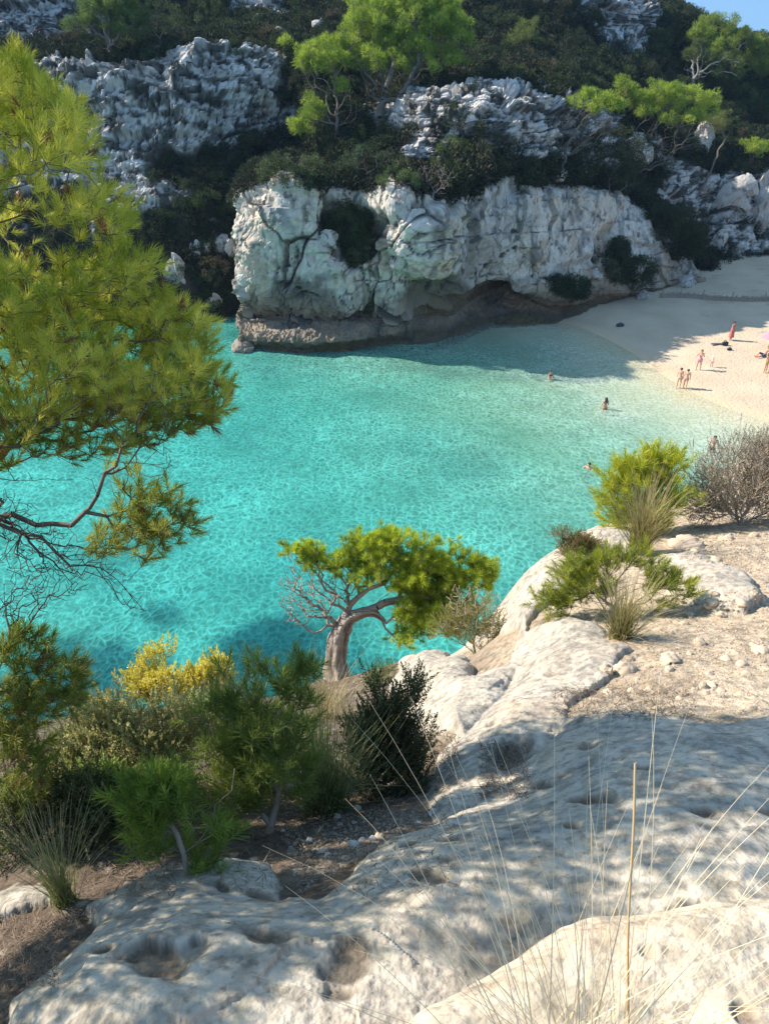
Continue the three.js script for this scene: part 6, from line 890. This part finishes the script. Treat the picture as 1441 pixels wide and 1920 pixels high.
person('man standing thigh deep in the shallows beside the dry bush', inSea(1333, 848, 0.58), -0.5, { h: 1.76, armR: [[-0.25, -1, 0.05], [-0.1, -1, 0.25]], armL: [[0.3, -1, -0.1], [0.1, -1, 0.2]], clothes: [trunks([0.06, 0.06, 0.08])], skin: [0.58, 0.34, 0.23] });
person('left one of two bathers walking along the waterline', onSand(1270, 727), 2.6, { h: 1.62, fem: 1, hair: 'bun', spine: [0.06, 1, 0.06], legR: [[-0.05, -1, 0.28], [0, -1, -0.15]], legL: [[0.05, -1, -0.22], [0, -1, -0.2]], armR: [[-0.2, -1, -0.2], [-0.1, -1, 0.2]], armL: [[0.2, -1, 0.25], [0.05, -0.8, 0.5]], clothes: bikini([0.62, 0.40, 0.33]), skin: [0.60, 0.33, 0.22], hairC: [0.10, 0.06, 0.035] });
person('right one of two bathers walking along the waterline', onSand(1282, 729), 2.6, { h: 1.6, hair: 'short', legR: [[-0.05, -1, -0.2], [0, -1, -0.2]], legL: [[0.05, -1, 0.25], [0, -1, -0.12]], armR: [[-0.2, -1, 0.25], [-0.1, -0.8, 0.4]], armL: [[0.25, -1, -0.2], [0.1, -1, 0.1]], clothes: [trunks([0.55, 0.30, 0.24])], skin: [0.60, 0.34, 0.23], hairC: [0.09, 0.055, 0.03] });
person('woman in pink shorts standing on the sand with hands raised to her face', onSand(1307, 694), -0.5, { h: 1.72, fem: 1, hair: 'bun', armR: [[-0.4, -0.5, 0.8], [0.5, 1, 0.2]], armL: [[0.4, -0.5, 0.8], [-0.5, 1, 0.2]], legR: [[-0.10, -1, 0], [-0.05, -1, -0.03]], legL: [[0.10, -1, 0.03], [0.05, -1, -0.05]], clothes: [{ name: 'shorts', lo: -0.24, hi: 0.12, legs: 1, thick: 0.02, c: [0.78, 0.30, 0.42] }, { name: 'bikini_top', lo: 0.33, hi: 0.43, thick: 0.01, c: [0.75, 0.33, 0.42] }], skin: [0.62, 0.35, 0.24], hairC: [0.22, 0.13, 0.06] });
person('small child in a white sun hat on the sand', onSand(1332, 688), -0.9, { h: 0.95, kid: 1, hat: [0.85, 0.83, 0.80], armR: [[-0.3, -1, 0.3], [0, -0.4, 1]], armL: [[0.3, -1, 0.2], [0, -0.6, 1]], legR: [[-0.08, -1, 0.15], [0, -1, -0.1]], legL: [[0.08, -1, -0.12], [0, -1, -0.12]], clothes: [{ name: 'shirt', lo: 0.1, hi: 0.48, thick: 0.02, c: [0.85, 0.78, 0.74] }, trunks([0.70, 0.45, 0.42])], skin: [0.62, 0.36, 0.26] });
person('woman in a long red patterned dress standing in the tree shade', onSand(1368, 638), 0.7, { h: 1.68, fem: 1, hair: 'bun', armR: [[-0.2, -1, 0.15], [0.2, -0.7, 0.6]], armL: [[0.2, -1, 0.1], [-0.1, -1, 0.3]], clothes: [{ name: 'dress', lo: -0.62, hi: 0.46, flare: 0.10, thick: 0.022, c: [0.46, 0.16, 0.13] }], skin: [0.42, 0.24, 0.16] });
person('sunburnt bather sitting on the sand leaning back under the parasol', onSand(1431, 668), -1.25, { h: 1.75, hipY: 0.14, spine: [0, 1, -0.55], head: [0, 1, -0.1], legR: [[-0.15, 0.45, 1], [0, -0.75, 1], [0, 0.6, 1]], legL: [[0.15, 0.1, 1], [0, -0.16, 1], [0.1, 0.8, 0.6]], armR: [[-0.2, -1, -0.55], [0, -1, -0.3]], armL: [[0.2, -1, -0.55], [0, -1, -0.3]], clothes: [trunks([0.10, 0.12, 0.2])], skin: [0.66, 0.30, 0.20] });
person('bather standing at the right edge in front of the seated one', onSand(1432, 699), 0.4, { h: 1.66, fem: 1, hair: 'long', legR: [[-0.08, -1, 0.05], [0, -1, -0.05]], clothes: bikini([0.62, 0.60, 0.12]), skin: [0.62, 0.33, 0.22] });
person('bather in pale blue shorts cut by the right edge of the photo', onSand(1443, 699), -0.4, { h: 1.72, clothes: [trunks([0.45, 0.62, 0.78])], skin: [0.60, 0.32, 0.21] });
renderer.render(scene, camera);
